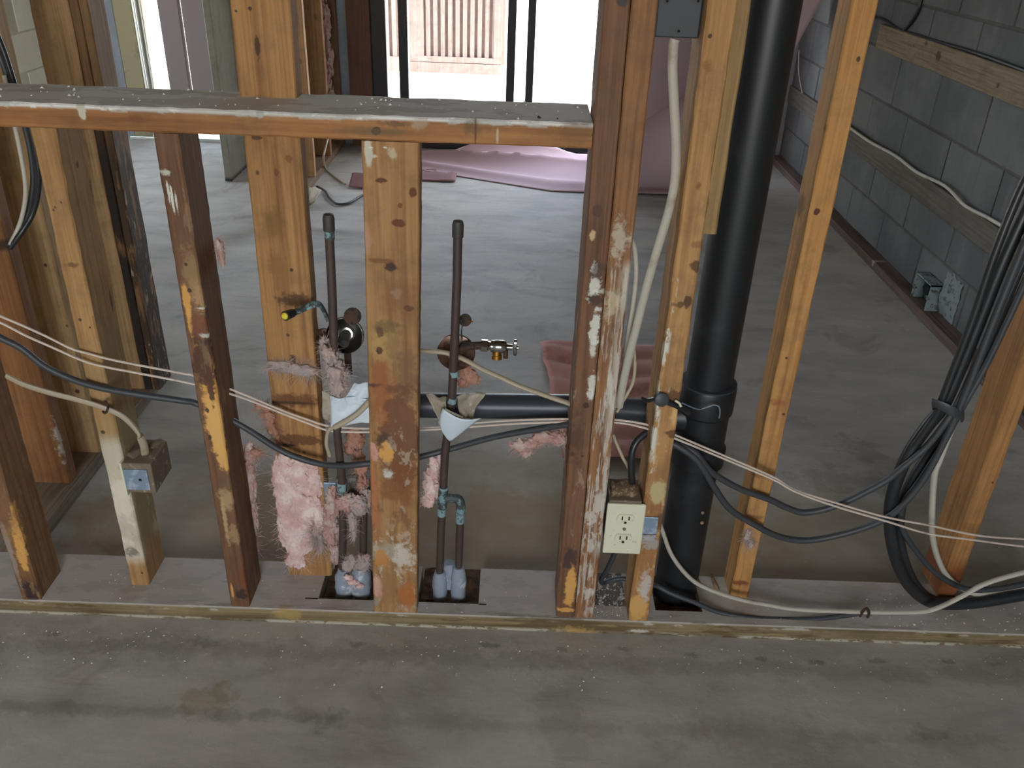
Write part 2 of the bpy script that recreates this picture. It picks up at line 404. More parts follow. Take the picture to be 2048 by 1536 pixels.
def stud(lo, hi, mats, label, lean=(0,0), n=40, jit=.0009, name='stud', group='wall studs'):
    mid, dark, light, seed, feats = mats[:5]; kw = mats[5] if len(mats) > 5 else {}
    loc = Vector(((lo[0]+hi[0])/2, (lo[1]+hi[1])/2, lo[2]))
    mt = wood(name + '_wood_%s' % seed, mid, dark, light, loc, 2, seed, feats, **kw)
    return plank(name, lo, hi, mt, 2, label, 'stud', n, jit, group=group, lean=lean)

# bottom plate, notched round the pipes: solid front strip, back pieces between the notches
yA, yB, yN = YW, 1.447, 1.345
pm = wood('plate_wood', lin(146, 128, 88), lin(98, 84, 56), lin(176, 158, 112), (0, 1.37, 0), 0, 21,
    [('flake', (-BIG, -BIG, .034), (BIG, BIG, BIG), (5, 9, 5), lin(182, 174, 164), .10, 1.0, .003),
     ('flake', (-BIG, -BIG, .034), (BIG, BIG, BIG), (14, 30, 5), lin(146, 136, 124), .54, .30, .003),
     ('flake', (-BIG, -BIG, -.05), (BIG, YW+.01, .007), (40, 40, 90), lin(188, 182, 166), .46, .8, .003),
     ('flake', (-BIG, -BIG, .026), (BIG, YW+.006, BIG), (16, 60, 60), lin(196, 190, 176), .60, .7, .004),
     ('flake', (-BIG, -BIG, -.05), (BIG, YW+.01, .04), (5, 40, 30), lin(92, 74, 44), .56, .75, .01),
     wsp(575, 1227, YW, .03, .014, lin(170, 142, 84), .8, 1.0, 30), wsp(1150, 1262, YW, .035, .012, lin(184, 150, 84), .7, 1.2, 30), wsp(1275, 1262, YW, .02, .004, lin(206, 200, 190), .8, 1, 50)], rough=.85, blot=.4)
xs = [-1.35, -.375, -.262, -.172, -.046, .196, .252, .318, .415, 1.3]
m = MB()
def seg(a, b, y0, y1):
    nseg = max(1, int((b-a)/.06))
    m.grid(lambda u, v: (a+(b-a)*u, y0, PLT*v), nseg, 1); m.grid(lambda u, v: (a+(b-a)*u, y1, PLT*v), nseg, 1)
    m.grid(lambda u, v: (a+(b-a)*u, y0+(y1-y0)*v, PLT), nseg, 1); m.grid(lambda u, v: (a+(b-a)*u, y0+(y1-y0)*v, 0), nseg, 1)
    m.add([(a,y0,0),(a,y1,0),(a,y1,PLT),(a,y0,PLT)], [(0,1,2,3)]); m.add([(b,y0,0),(b,y1,0),(b,y1,PLT),(b,y0,PLT)], [(0,1,2,3)])
seg(-1.35, 1.3, yA, 1.338)
for a, b in ((-1.35, -.375), (-.262, -.172), (-.046, .318), (.415, 1.3)): seg(a, b, 1.338, yB)
plate = m.build('bottom_plate', pm, loc=(0, 1.37, 0), bevel=.0015)
tag(plate, 'long grey-brown bottom plate lying on the slab under all the studs', 'wall plate')
# saw overcuts beside the notches
M_blackcut = plain('saw_cut_shadowed_wood', lin(40, 30, 22), .95, nz=.1)
for (a, b) in ((-.402, -.376), (-.045, -.030)):
    MB().box((a, 1.336, .0372), (b, 1.3385, .0386)).build('saw_cut', M_blackcut, parent=plate)

# half-wall sill
sm_ = wood('sill_wood', lin(176, 118, 60), lin(128, 80, 38), lin(198, 142, 80), (-.62, 1.376, .982), 0, 31,
    [('flake', (-BIG, -BIG, 1.0135), (BIG, BIG, BIG), (4, 7, 5), lin(226, 224, 218), .05, 1.0, .0025),
     ('flake', (-BIG, -BIG, 1.012), (BIG, BIG, BIG), (7, 18, 5), lin(184, 180, 170), .52, .6, .003),
     ('flake', (-BIG, -BIG, 1.012), (BIG, BIG, BIG), (24, 44, 20), lin(232, 230, 224), .62, .85, .002),
     ('flake', (-BIG, -BIG, 1.0105), (BIG, YW+.01, BIG), (22, 40, 40), lin(186, 188, 180), .55, .9, .003),
     wsp(161, 215, YW, .0065, .015, lin(194, 190, 168), 1, .5, 80), wsp(165, 228, YW, .0045, .008, lin(196, 192, 170), 1, .5, 80),
     wsp(519, 224, YW, .0055, .009, lin(170, 172, 168), 1, .5, 80), wsp(515, 217, YW, .014, .004, lin(170, 172, 168), 1, .5, 80),
     wsp(275, 240, YW, .014, .007, lin(120, 70, 36), .7, .8, 50), wsp(752, 262, YW, .007, .006, lin(30, 20, 14), 1, .5, 60), wsp(745, 262, YW, .05, .006, lin(110, 92, 60), .6, 1, 40),
     wsp(790, 248, YW, .022, .004, lin(92, 70, 46), .7, 1, 40), wsp(945, 255, YW, .012, .012, lin(98, 82, 58), .6, .8, 40),
     wsp(951, 262, YW, .0016, .022, lin(90, 58, 30), .8, .3, 90), wsp(840, 246, YW, .012, .008, lin(176, 160, 140), .6, 1, 40), wsp(995, 272, YW, .002, .011, lin(206, 180, 150), .8, .6, 60),
     wsp(1150, 262, YW, .028, .022, lin(112, 84, 52), .5, 1.2, 30)], blot=.3)
sill = plank('sill_plate', (-1.35, YW, .982), (.111, 1.447, 1.019), sm_, 0, 'grey-topped wooden sill lying along the top of the half wall', 'sill', 70, .0008, loc=(-.62, 1.376, .982))

Bk = dict(blot=.55, grain=.7)
# S1
stud((-.966, YW, PLT), (-.928, 1.395, .981), (lin(150, 104, 58), lin(100, 62, 32), lin(172, 124, 74), 1,
    [wsp(30, 1030, YW, .006, .03, RAW, .95, 1.0, 50), wsp(36, 1075, YW, .011, .05, RAW, 1, .9, 40), wsp(44, 1115, YW, .009, .035, RAW, 1, .9, 50), wsp(62, 1185, YW, .013, .026, lin(56, 42, 40), .95, .9, 60),
     wsp(14, 1090, YW, .008, .05, lin(160, 140, 122), .8, 1.2, 40), wsp(28, 1125, YW, .004, .06, lin(150, 136, 124), .8, 1.2, 40), wsp(8, 1000, YW, .016, .06, lin(126, 92, 66), .6, 1.2, 30),
     ('flake', (-BIG, -BIG, .0), (BIG, BIG, .45), (60, 60, 24), lin(150, 122, 70), .62, .6, .1)], Bk),
    'brown stud at the far left, bright raw scrape near its foot')
# S2, cream painted lower part, stands on the rear edge of the plate
x0, x1, yf = -.767, -.729, 1.359
stud((x0, yf, PLT), (x1, 1.446, .981), (lin(190, 144, 84), lin(146, 100, 52), lin(208, 164, 104), 2,
    [('flake', (-BIG, -BIG, .105), (BIG, yf+.004, .395), (10, 10, 14), CREAM, .28, 1, .022), ('flake', (-BIG, -BIG, .10), (BIG, yf+.004, .39), (34, 30, 26), lin(176, 170, 152), .60, .7, .02),
     ('flake', (-BIG, yf+.004, .13), (BIG, BIG, .44), (8, 8, 6), lin(150, 138, 100), .40, .85, .03), ('flake', (x1-.003, yf+.06, .12), (BIG, BIG, .23), (20, 20, 9), lin(206, 196, 162), .5, .9, .02),
     ('flake', (-BIG, yf+.003, .46), (BIG, BIG, .60), (9, 9, 5), lin(150, 128, 88), .46, .8, .04),
     wsp(206, 864, yf, .004, .004, K, .9, .4, 60), wsp(284, 1146, yf, .0025, .0025, K, .9, .3, 60), wsp(160, 640, yf, .003, .003, K, .9, .4, 60), wsp(180, 655, yf, .002, .002, K, .9, .4, 60), wsp(145, 530, yf, .010, .004, lin(90, 60, 34), .7, 1.2, 60),
     wsp(110, 415, yf, .002, .002, K, .8, .4, 60), wsp(122, 405, yf, .002, .002, K, .8, .4, 60), wsp(107, 420, yf, .002, .002, K, .8, .4, 60),
     wsx(143, 330, x1, .008, .006, K, .9, .8, 60), wsx(170, 370, x1, .004, .03, lin(60, 40, 22), .8, 1, 60), wsx(215, 600, x1, .004, .02, lin(60, 40, 22), .8, 1, 60),
     wsp(265, 1105, yf, .012, .010, lin(110, 100, 84), .8, 1.4, 60)], dict(blot=.25)),
    'stud with cream paint over its lower front and a junction box on its side', lean=(.010, 0))
# S2b
x0, x1 = -.545, -.508
stud((x0, YW+.002, PLT), (x1, 1.397, .981), (lin(132, 92, 60), lin(92, 58, 34), lin(156, 114, 76), 3,
    [wsp(425, 790, YW, .017, .12, RAW, .95, .9, 24), wsp(432, 850, YW, .018, .06, lin(222, 172, 100), .95, .8, 30), wsp(446, 915, YW, .012, .03, lin(220, 170, 96), .95, 1, 50), wsp(372, 600, YW, .006, .03, RAW, .9, .8, 50), wsp(378, 640, YW, .004, .03, RAW, .9, .8, 50),
     wsp(398, 590, YW, .013, .03, lin(178, 142, 100), .8, 1.2, 40), wsp(383, 540, YW, .014, .035, lin(146, 118, 80), .8, 1.2, 40), wsp(410, 720, YW, .022, .055, lin(82, 50, 36), .95, 1.2, 30), wsp(416, 755, YW, .006, .05, lin(86, 54, 36), .95, 1, 50), wsp(398, 655, YW, .016, .02, lin(120, 74, 50), .9, 1, 40), wsp(406, 685, YW, .016, .006, lin(70, 44, 34), .9, 1, 50),
     wsp(371, 530, YW, .003, .003, K, .9, .4, 60), wsp(378, 582, YW, .004, .004, K, .9, .4, 60), wsp(414, 822, YW, .003, .005, K, .9, .5, 60), wsp(419, 876, YW, .003, .005, K, .9, .5, 60),
     wsp(452, 1000, YW, .012, .022, lin(180, 150, 108), .8, 1.2, 50), wsp(449, 1040, YW, .004, .05, lin(190, 160, 116), .8, 1, 50), wsp(470, 1070, YW, .012, .02, lin(170, 140, 100), .7, 1.4, 50), wsp(466, 970, YW, .01, .02, lin(120, 90, 60), .7, 1.2, 40), wsp(490, 1160, YW, .012, .05, lin(120, 66, 34), .8, 1, 40), wsp(482, 1190, YW, .012, .014, lin(58, 40, 34), .9, 1, 60), wsp(464, 1185, YW, .003, .02, RAW, .9, .8, 60),
     wsp(344, 400, YW, .0022, .022, WHT, .95, .7, 90), wsp(336, 385, YW, .0018, .018, WHT, .9, .8, 90), wsp(352, 405, YW, .0016, .016, WHT, .8, .8, 90), wsp(330, 345, YW, .008, .004, WHT, .7, 1.4, 90), wsp(412, 672, YW, .01, .004, WHT, .7, 1.4, 90), wsp(408, 618, YW, .012, .0018, WHT, .8, 1, 90), wsp(385, 450, YW, .002, .03, lin(180, 160, 130), .8, .8, 60),
     ('flake', (x1-.003, -BIG, .3), (BIG, BIG, .95), (40, 40, 12), lin(176, 146, 110), .63, .6, .05)], dict(blot=.7, grain=.6)),
    'patchy brown stud with a long raw orange scrape and white chalk marks', n=60, jit=.0006)
# S3 wide face towards the viewer, runs on above the sill
x0, x1, yf = -.452, -.362, 1.407
stud((x0, yf, PLT), (x1, 1.446, 2.4), (O_M, O_D, O_L, 4,
    [wsp(548, 445, yf, .016, .028, lin(120, 88, 40), .7, .8, 40), wsp(552, 530, yf, .014, .022, lin(138, 94, 52), .8, .8, 40), wsp(562, 565, yf, .012, .025, lin(140, 96, 56), .7, .8, 40), wsp(583, 540, yf, .003, .003, K, .9, .4, 60), wsp(515, 345, yf, .003, .004, K, .8, .4, 60),
     wsp(515, 95, yf, .004, .018, lin(70, 46, 20), .95, .8, 60), wsp(500, 17, yf, .003, .003, K, .9, .4, 60), wsp(472, 22, yf, .002, .002, K, .9, .4, 60), wsp(512, 275, yf, .009, .004, lin(84, 56, 26), .9, .8, 60), wsp(553, 345, yf, .004, .006, lin(110, 66, 30), .9, .6, 60), wsp(578, 317, yf, .006, .006, lin(130, 80, 40), .9, .6, 60),
     wsp(590, 800, yf, .05, .013, lin(90, 50, 22), .8, 1, 30), wsp(575, 805, yf, .06, .003, lin(60, 34, 16), .8, .6, 60), wsp(600, 880, yf, .05, .012, lin(96, 58, 26), .85, 1, 30), wsp(560, 890, yf, .03, .004, lin(40, 26, 16), .9, 1, 40), wsp(600, 725, yf, .04, .012, lin(150, 112, 94), .6, 1.2, 30), wsp(586, 718, yf, .006, .008, K, .8, 1, 60),
     wsp(590, 600, yf, .03, .012, lin(66, 42, 22), .8, 1.2, 30), wsp(576, 670, yf, .003, .003, K, .8, .4, 60), wsp(608, 905, yf, .003, .003, K, .8, .4, 60), wsp(583, 885, yf, .003, .003, K, .8, .4, 60)], dict(blot=.16)),
    'tall orange stud rising behind the sill, pink insulation stuck to its lower front', lean=(.030, 0), n=60)
# S4 wide face, the centre of the picture
x0, x1, yf = -.2565, -.1695, YW+.001
stud((x0, yf, PLT), (x1, 1.345, .981), (lin(182, 134, 78), lin(142, 96, 50), lin(202, 156, 98), 5,
    [wsp(737, 305, yf, .006, .022, lin(200, 196, 176), .95, .6, 80), wsp(745, 312, yf, .008, .003, lin(196, 190, 170), .9, .8, 80), wsp(784, 307, yf, .006, .008, lin(196, 180, 150), .8, 1, 80), wsp(741, 295, yf, .004, .0014, WHT, .9, .6, 90), wsp(770, 295, yf, .003, .0014, WHT, .9, .6, 90),
     wsp(762, 361, yf, .008, .004, lin(92, 52, 26), .95, .6, 60), wsp(826, 385, yf, .006, .008, lin(96, 54, 26), .95, .6, 60), wsp(800, 411, yf, .004, .004, lin(120, 70, 34), .9, .6, 60), wsp(797, 446, yf, .011, .006, lin(98, 54, 26), .95, .7, 50),
     wsp(781, 534, yf, .010, .008, lin(60, 40, 36), .95, .6, 50), wsp(760, 522, yf, .02, .004, lin(112, 72, 40), .7, 1, 50), wsp(818, 617, yf, .008, .005, lin(40, 30, 34), .95, .6, 60), wsp(793, 588, yf, .008, .008, lin(180, 160, 140), .6, 1, 60), wsp(795, 605, yf, .03, .03, lin(130, 84, 50), .5, 1.4, 30),
     wsp(768, 688, yf, .022, .038, lin(178, 146, 88), .8, .8, 30), wsp(775, 655, yf, .024, .012, lin(106, 84, 50), .75, 1, 40), wsp(759, 701, yf, .006, .007, lin(70, 44, 30), .95, .5, 60), wsp(760, 664, yf, .006, .010, lin(92, 66, 42), .85, .8, 60), wsp(785, 690, yf, .010, .03, lin(130, 100, 58), .6, 1.2, 30),
     wsp(733, 480, yf, .008, .02, lin(190, 140, 120), .6, 1, 50), wsp(815, 760, yf, .022, .05, lin(120, 88, 62), .75, 1.4, 24), wsp(765, 790, yf, .018, .07, lin(150, 86, 46), .8, 1.2, 24), wsp(740, 770, yf, .02, .004, lin(60, 40, 34), .8, 1, 50), wsp(800, 880, yf, .035, .10, lin(108, 70, 46), .85, 1.3, 16),
     wsp(768, 880, yf, .014, .015, lin(70, 52, 40), .8, 1.2, 40), wsp(776, 907, yf, .011, .024, RAW, .95, .9, 50), wsp(763, 908, yf, .005, .012, RAW, .9, .9, 50), wsp(748, 905, yf, .007, .02, lin(206, 156, 140), .85, .9, 50), wsp(748, 1000, yf, .009, .09, lin(176, 112, 72), .8, 1, 30), wsp(800, 960, yf, .03, .05, lin(126, 76, 42), .8, 1.2, 24), wsp(776, 948, yf, .008, .009, WHT, .8, 1.2, 80),
     ('flake', (-.215, -BIG, .05), (BIG, yf+.006, .48), (46, 40, 30), lin(196, 182, 158), .56, .75, .03), ('flake', (-BIG, -BIG, .05), (BIG, yf+.006, .25), (60, 40, 34), lin(206, 200, 184), .60, .85, .03), ('flake', (-BIG, -BIG, .05), (BIG, yf+.006, .36), (26, 40, 14), lin(96, 62, 42), .56, .7, .05),
     wsp(775, 1105, yf, .03, .02, lin(170, 160, 140), .75, 1.4, 40), wsp(763, 1118, yf, .012, .02, lin(190, 130, 66), .9, 1, 40), wsp(810, 1115, yf, .02, .03, lin(212, 204, 188), .7, 1.6, 60), wsp(752, 1175, yf, .012, .03, lin(208, 160, 140), .85, 1, 40), wsp(775, 1175, yf, .014, .04, lin(150, 112, 70), .8, 1, 30), wsp(815, 1190, yf, .016, .03, lin(172, 104, 50), .9, .9, 40), wsp(750, 1205, yf, .009, .010, lin(150, 140, 126), .8, 1.4, 60)],
    dict(blot=.22, grain=1.3)), 'wide-faced stud in the middle of the half wall between the two capped pipes', lean=(.0235, 0), n=60, jit=.0006)
# D1, D2 doubled studs
x0, x1 = .1125, .1500
stud((x0, YW+.004, PLT), (x1, 1.400, 2.4), (lin(134, 92, 60), lin(92, 60, 38), lin(156, 112, 76), 6,
    [wsp(1188, 575, YW, .009, .022, WHT, .85, 1.5, 60), wsp(1190, 540, YW, .006, .014, WHT, .85, 1.5, 60), wsp(1191, 660, YW, .009, .034, WHT, .85, 1.4, 50), wsp(1187, 690, YW, .005, .02, WHT, .8, 1.4, 50), wsp(1185, 775, YW, .007, .02, WHT, .85, 1.4, 60), wsp(1181, 792, YW, .006, .010, WHT, .8, 1.4, 60), wsp(1204, 585, YW, .014, .004, WHT, .6, 1.6, 80),
     wsp(1193, 602, YW, .010, .010, lin(70, 52, 42), .85, 1, 60), wsp(1195, 540, YW, .012, .016, lin(78, 58, 48), .8, 1, 50), wsp(1195, 423, YW, .008, .010, lin(82, 56, 40), .85, .8, 60), wsp(1185, 472, YW, .005, .010, lin(206, 176, 130), .9, .8, 60), wsp(1173, 813, YW, .006, .006, lin(60, 40, 30), .9, .6, 60), wsp(1165, 915, YW, .003, .003, K, .9, .4, 60), wsp(1145, 911, YW, .004, .005, K, .9, .5, 60),
     wsp(1140, 1120, YW, .013, .028, lin(66, 46, 44), .85, 1, 40), wsp(1141, 1180, YW, .011, .055, RAW, .95, .7, 40), wsp(1130, 1222, YW, .022, .006, RAW, .9, 1, 50), wsp(1150, 880, YW, .014, .05, lin(84, 56, 42), .8, 1.3, 30),
     ('flake', (x0+.006, -BIG, .05), (BIG, YW+.008, .40), (60, 40, 20), lin(192, 176, 150), .63, .6, .03), ('flake', (-BIG, -BIG, .05), (x0+.004, BIG, .7), (40, 40, 12), lin(190, 180, 160), .60, .6, .003),
     wsp(1245, 2, YW+.004, .008, .008, lin(64, 62, 58), .95, .3, 60)], dict(blot=.6, grain=.9)),
    'left one of the doubled studs at the end of the half wall, reddish brown', n=90, jit=.0006)
x0, x1 = .1512, .1885
stud((x0, YW+.004, PLT), (x1, 1.400, 2.4), (lin(160, 110, 64), lin(112, 72, 40), lin(184, 134, 84), 7,
    [('flake', (-BIG, -BIG, .05), (BIG, YW+.010, .82), (190, 40, 12), WHT, .565, .85, .05), ('flake', (-BIG, -BIG, .05), (BIG, YW+.010, .62), (70, 40, 13), WHT, .585, .85, .05), ('flake', (-BIG, -BIG, .05), (BIG, YW+.010, .36), (44, 40, 24), WHT, .54, .9, .03), ('flake', (x1-.012, -BIG, .2), (BIG, BIG, .80), (80, 30, 7), lin(200, 196, 182), .5, .8, .012),
     ('flake', (-BIG, -BIG, .05), (BIG, YW+.010, .72), (30, 40, 10), lin(112, 76, 50), .57, .7, .05), wsp(1240, 482, YW, .012, .03, lin(186, 176, 154), .8, 1.6, 50), wsp(1225, 588, YW, .018, .004, lin(150, 140, 118), .7, 1.4, 80), wsp(1222, 610, YW, .014, .024, lin(200, 186, 156), .6, 1.6, 70)], dict(blot=.45)),
    'right one of the doubled studs, streaked with flaking white paint', n=90, jit=.0006)
# T and its packing strip
x0, x1 = .2585, .2985
stud((x0, YW, PLT), (x1, 1.394, 2.4), (lin(196, 146, 84), lin(152, 104, 54), lin(214, 168, 104), 8,
    [wsp(1393, 533, YW, .010, .009, lin(86, 58, 32), .9, .7, 50), wsp(1375, 604, YW, .007, .010, lin(84, 56, 32), .95, .6, 50), wsp(1360, 609, YW, .006, .006, lin(96, 66, 36), .9, .8, 50), wsp(1350, 609, YW, .014, .003, lin(110, 80, 46), .7, 1, 50), wsp(1420, 72, YW, .003, .003, K, .9, .4, 60), wsp(1416, 133, YW, .006, .008, lin(130, 84, 44), .7, 1, 60), wsp(1397, 372, YW, .004, .007, lin(120, 80, 40), .8, .8, 60), wsp(1405, 490, YW, .016, .006, lin(130, 88, 46), .7, 1, 50),
     ('flake', (x0-.002, -BIG, .40), (x0+.008, YW+.02, .78), (60, 30, 22), WHT, .53, .85, .003), ('flake', (-BIG, -BIG, .05), (BIG, YW+.006, .40), (30, 30, 12), lin(142, 90, 46), .46, .75, .05), ('flake', (-BIG, -BIG, .05), (BIG, YW+.006, .60), (60, 30, 24), lin(200, 186, 152), .62, .8, .04),
     wsp(1345, 795, YW, .020, .014, lin(92, 56, 30), .85, 1, 40), wsp(1346, 868, YW, .014, .008, lin(92, 58, 34), .85, 1, 40), wsp(1316, 985, YW, .014, .026, lin(190, 176, 126), .85, .7, 40), wsp(1320, 1045, YW, .016, .02, lin(92, 60, 34), .8, 1, 40), wsp(1303, 1090, YW, .018, .012, lin(160, 156, 150), .85, 1.2, 40), wsp(1290, 1175, YW, .010, .035, lin(196, 190, 182), .8, 1.4, 40), wsp(1275, 1215, YW, .018, .03, lin(206, 160, 90), .9, .8, 40), wsp(1355, 830, YW, .01, .02, lin(214, 170, 110), .8, 1, 40)], dict(blot=.3)),
    'single stud left of the black stack, outlet box fixed to its lower side', n=90, jit=.0011, lean=(-.004, 0))
stud((.2965, YW+.012, .852), (.3195, 1.345, 2.4), (lin(170, 136, 84), lin(132, 100, 58), lin(188, 154, 100), 9, [], dict(blot=.2)), 'thin packing strip nailed beside the stud, cut off short above the floor', name='packing_strip', lean=(-.002, 0), group='packing pieces')
# R1
x0, x1, yf = .4805, .5185, 1.383
stud((x0, yf, PLT), (x1, 1.449, 2.4), (lin(206, 148, 74), lin(164, 108, 48), lin(220, 168, 96), 10,
    [wsp(1634, 424, yf, .005, .006, lin(74, 40, 20), .95, .6, 60), wsp(1717, 118, yf, .003, .004, K, .9, .4, 60), wsp(1650, 258, yf, .004, .006, lin(130, 84, 46), .8, .8, 60), wsp(1573, 716, yf, .0025, .0025, K, .9, .4, 60), wsp(1567, 828, yf, .003, .003, K, .9, .4, 60), wsp(1555, 805, yf, .012, .008, lin(140, 76, 36), .6, 1.2, 50),
     wsp(1500, 1060, yf, .014, .05, lin(176, 130, 90), .5, 1.6, 50), wsp(1480, 1165, yf, .02, .006, lin(112, 58, 26), .8, 1, 40), wsp(1530, 950, yf, .025, .008, lin(120, 70, 34), .7, 1, 40), wsp(1505, 1035, yf, .025, .006, lin(110, 66, 34), .6, 1, 40),
     wsx(1600, 410, x0, .02, .02, lin(60, 40, 22), .6, 1, 40)], dict(blot=.2)),
    'clean orange stud standing alone right of the black stack', lean=(.000, 0), n=60)
# R2
x0, x1, yf = .928, .966, 1.407
stud((x0, yf, PLT), (x1, 1.494, 2.4), (lin(186, 130, 66), lin(140, 92, 42), lin(204, 150, 86), 11,
    [wsp(1985, 965, yf, .0025, .0025, K, .9, .4, 60), ('flake', (-BIG, -BIG, .03), (BIG, BIG, .13), (10, 20, 8), lin(120, 60, 24), .40, .8, .03), wsx(1900, 1160, x0, .03, .012, lin(60, 34, 18), .7, 1, 40)], dict(blot=.2)),
    'last stud on the right, behind the hanging bundle of black cables', lean=(-.02, 0), n=60)

# left partition (runs away from the viewer): plate and studs
plank('partition_plate', (-1.140, 1.45, 0), (-1.036, 2.32, .038), wood('partition_plate_wood', lin(150, 132, 112), lin(112, 96, 78), lin(168, 150, 130), (-1.088, 1.885, 0), 1, 41, [], .9), 1,
      'dusty plate on the floor under the left partition studs', 'wall plate', 20, group=None)
def pstud(y0, mats, label, x0=-1.140, x1=-1.050, t=.038, z1=2.4, z0=.038, group='left partition studs', name='stud'):
    return stud((x0, y0, z0), (x1, y0+t, z1), mats, label, n=50, name=name, group=group)
pstud(1.700, (lin(164, 108, 56), lin(120, 74, 34), lin(182, 128, 74), 12, [wsx(120, 880, -1.05, .006, .05, WHT, .7, 1.5, 60), ('spot', P(2, 490, 1.70), (.03, .02, .012), lin(40, 28, 20), .8, .8, 40)], dict(blot=.3)), 'nearest stud of the left partition, darker orange face')
pstud(1.836, (T_M, T_D, T_L, 13, [wsp(91, 530, 1.836, .004, .004, K, .9, .4, 60), wsp(155, 782, 1.836, .006, .006, lin(60, 36, 22), .9, .5, 60), wsp(134, 652, 1.836, .003, .003, K, .8, .4, 60)], dict(blot=.12)), 'pale stud of the left partition showing behind the cream painted stud', x1=-1.037)
pstud(2.166, (lin(198, 158, 112), T_D, T_L, 14, [], dict(blot=.15)), 'third stud of the left partition, pale, at the doorway')
dkm = [('flake', (-BIG, -BIG, -1), (BIG, BIG, .80), (14, 14, 3), lin(30, 22, 18), .36, .95, .10)]
stud((-1.048, 2.166, .038), (-1.0265, 2.254, 2.4), (lin(136, 98, 58), lin(96, 62, 34), lin(158, 116, 72), 15, dkm, dict(blot=.3)), 'thin board on the doorway side of the partition, blackened below', n=50, name='doorway_board', group='doorway lining boards')
stud((-1.0255, 2.166, .038), (-1.004, 2.254, 2.4), (lin(150, 112, 70), lin(104, 70, 40), lin(170, 128, 82), 16, [('flake', (-BIG, -BIG, -1), (BIG, BIG, .75), (40, 40, 9), lin(52, 40, 32), .46, .85, .06), ('flake', (-BIG, -BIG, -1), (BIG, BIG, .62), (50, 50, 12), lin(200, 180, 150), .62, .8, .05)], dict(blot=.4)), 'outermost thin board lining the doorway, brown with flaking marks', n=50, name='doorway_board', group='doorway lining boards')
# partition beyond the doorway
plank('partition_plate', (-1.12, 3.68, 0), (-1.032, 5.24, .038), wood('partition_plate_wood_far', lin(140, 112, 84), lin(104, 80, 56), lin(160, 130, 98), (-1.076, 4.46, 0), 1, 43, [], .9), 1,
      'plate under the row of studs beyond the doorway', 'wall plate', 20)
cols = [(lin(196, 156, 106), T_D, T_L), (lin(204, 164, 112), T_D, T_L), (lin(190, 142, 92), lin(150, 104, 62), lin(206, 164, 112)), (lin(176, 128, 76), lin(134, 92, 52), lin(196, 150, 96)), (lin(128, 92, 58), lin(92, 64, 38), lin(148, 108, 70))]
names = ['nearest stud of the row beyond the doorway, mostly hidden behind the tall orange stud', 'second stud of the row beyond the doorway, with a pale lit edge', 'third stud of the row beyond the doorway, loose wire hanging at its foot', 'fourth stud of the row beyond the doorway, knotty brown', 'last darkest stud of the row, next to the black door frame']
for i, y in enumerate((3.70, 3.985, 4.385, 4.80, 5.17)):
    stud((-1.119, y, .038), (-1.030, y+.038, 2.4), cols[i] + (50+i, [('spot', (-1.08, y, .62+.1*i), (.014, .01, .010), lin(112, 74, 40), .8, .7, 50), ('spot', (-1.06, y, .30+.15*i), (.010, .01, .014), lin(112, 74, 40), .7, .7, 50)], dict(blot=.15)), names[i], n=30, group='studs beyond the doorway')

# ================================================================== metals and other materials
M_abs = plain('black_abs_plastic', lin(34, 36, 38), .42, nz=.25, sc=12, col2=lin(52, 54, 56), thr=(.55, .75), spec=.5, bs=.05, sc2=9)
M_absd = plain('dusty_black_plastic', lin(60, 65, 72), .38, nz=.25, sc=16, col2=lin(128, 124, 116), thr=(.60, .78), spec=.45, sc2=14)
M_cu = plain('tarnished_copper', lin(86, 72, 66), .55, .25, nz=.2, sc=30, col2=lin(112, 88, 78), thr=(.58, .8))
M_cug = plain('verdigris_copper', lin(78, 84, 82), .6, .15, nz=.2, sc=40, col2=lin(122, 156, 160), thr=(.50, .58), sc2=70)
M_cup = plain('verdigris_patch', lin(138, 168, 174), .75, .0, nz=.2, sc=60, col2=lin(90, 92, 90), thr=(.55, .62), sc2=80)
M_cap = plain('dark_pipe_cap', lin(72, 70, 66), .6, .2, nz=.15, sc=20)
M_chrome = plain('old_chrome', lin(190, 188, 182), .16, 1.0, nz=.15, sc=25, col2=lin(120, 108, 92), thr=(.66, .76), sc2=30)
M_chrbr = plain('brown_corroded_chrome', lin(120, 96, 82), .35, .7, nz=.2, sc=30, col2=lin(86, 62, 50), thr=(.48, .6))
M_brass = plain('brass', lin(190, 140, 66), .35, .9, nz=.2)
M_rust = plain('rusty_iron', lin(84, 62, 46), .8, .2, nz=.3, sc=40, col2=lin(50, 40, 34), thr=(.5, .6))
M_galv = plain('zinc_bracket', lin(160, 182, 206), .38, .55, nz=.12, sc=25, col2=lin(206, 222, 236), thr=(.5, .66), sc2=35)
M_wcab = plain('grey_white_sheath', lin(196, 190, 174), .55, nz=.1, sc=20, col2=lin(160, 150, 132), thr=(.55, .75), sc2=14)
M_wcab2 = plain('cream_sheath', lin(186, 172, 146), .55, nz=.12, sc=20, col2=lin(150, 136, 112), thr=(.55, .75), sc2=14)
M_bwire = plain('beige_bell_wire', lin(218, 202, 186), .6, nz=.12, sc=40, col2=lin(166, 142, 122), thr=(.58, .75), sc2=20)
M_bcab = plain('dusty_black_sheath', lin(66, 69, 72), .5, nz=.2, sc=18, col2=lin(118, 114, 106), thr=(.60, .80), sc2=20)
M_bcab2 = plain('black_sheath', lin(42, 44, 46), .38, nz=.2, sc=18, col2=lin(80, 82, 82), thr=(.60, .80), sc2=12)
M_pink = plain('pink_glass_wool', lin(222, 184, 176), 1.0, nz=.14, sc=60, col2=lin(236, 216, 208), thr=(.42, .66), sc2=26, spec=.05, bs=.7)
M_pinkd = plain('dusty_pink_glass_wool', lin(196, 156, 146), 1.0, nz=.18, sc=60, col2=lin(200, 186, 176), thr=(.42, .66), sc2=30, spec=.05, bs=.7)
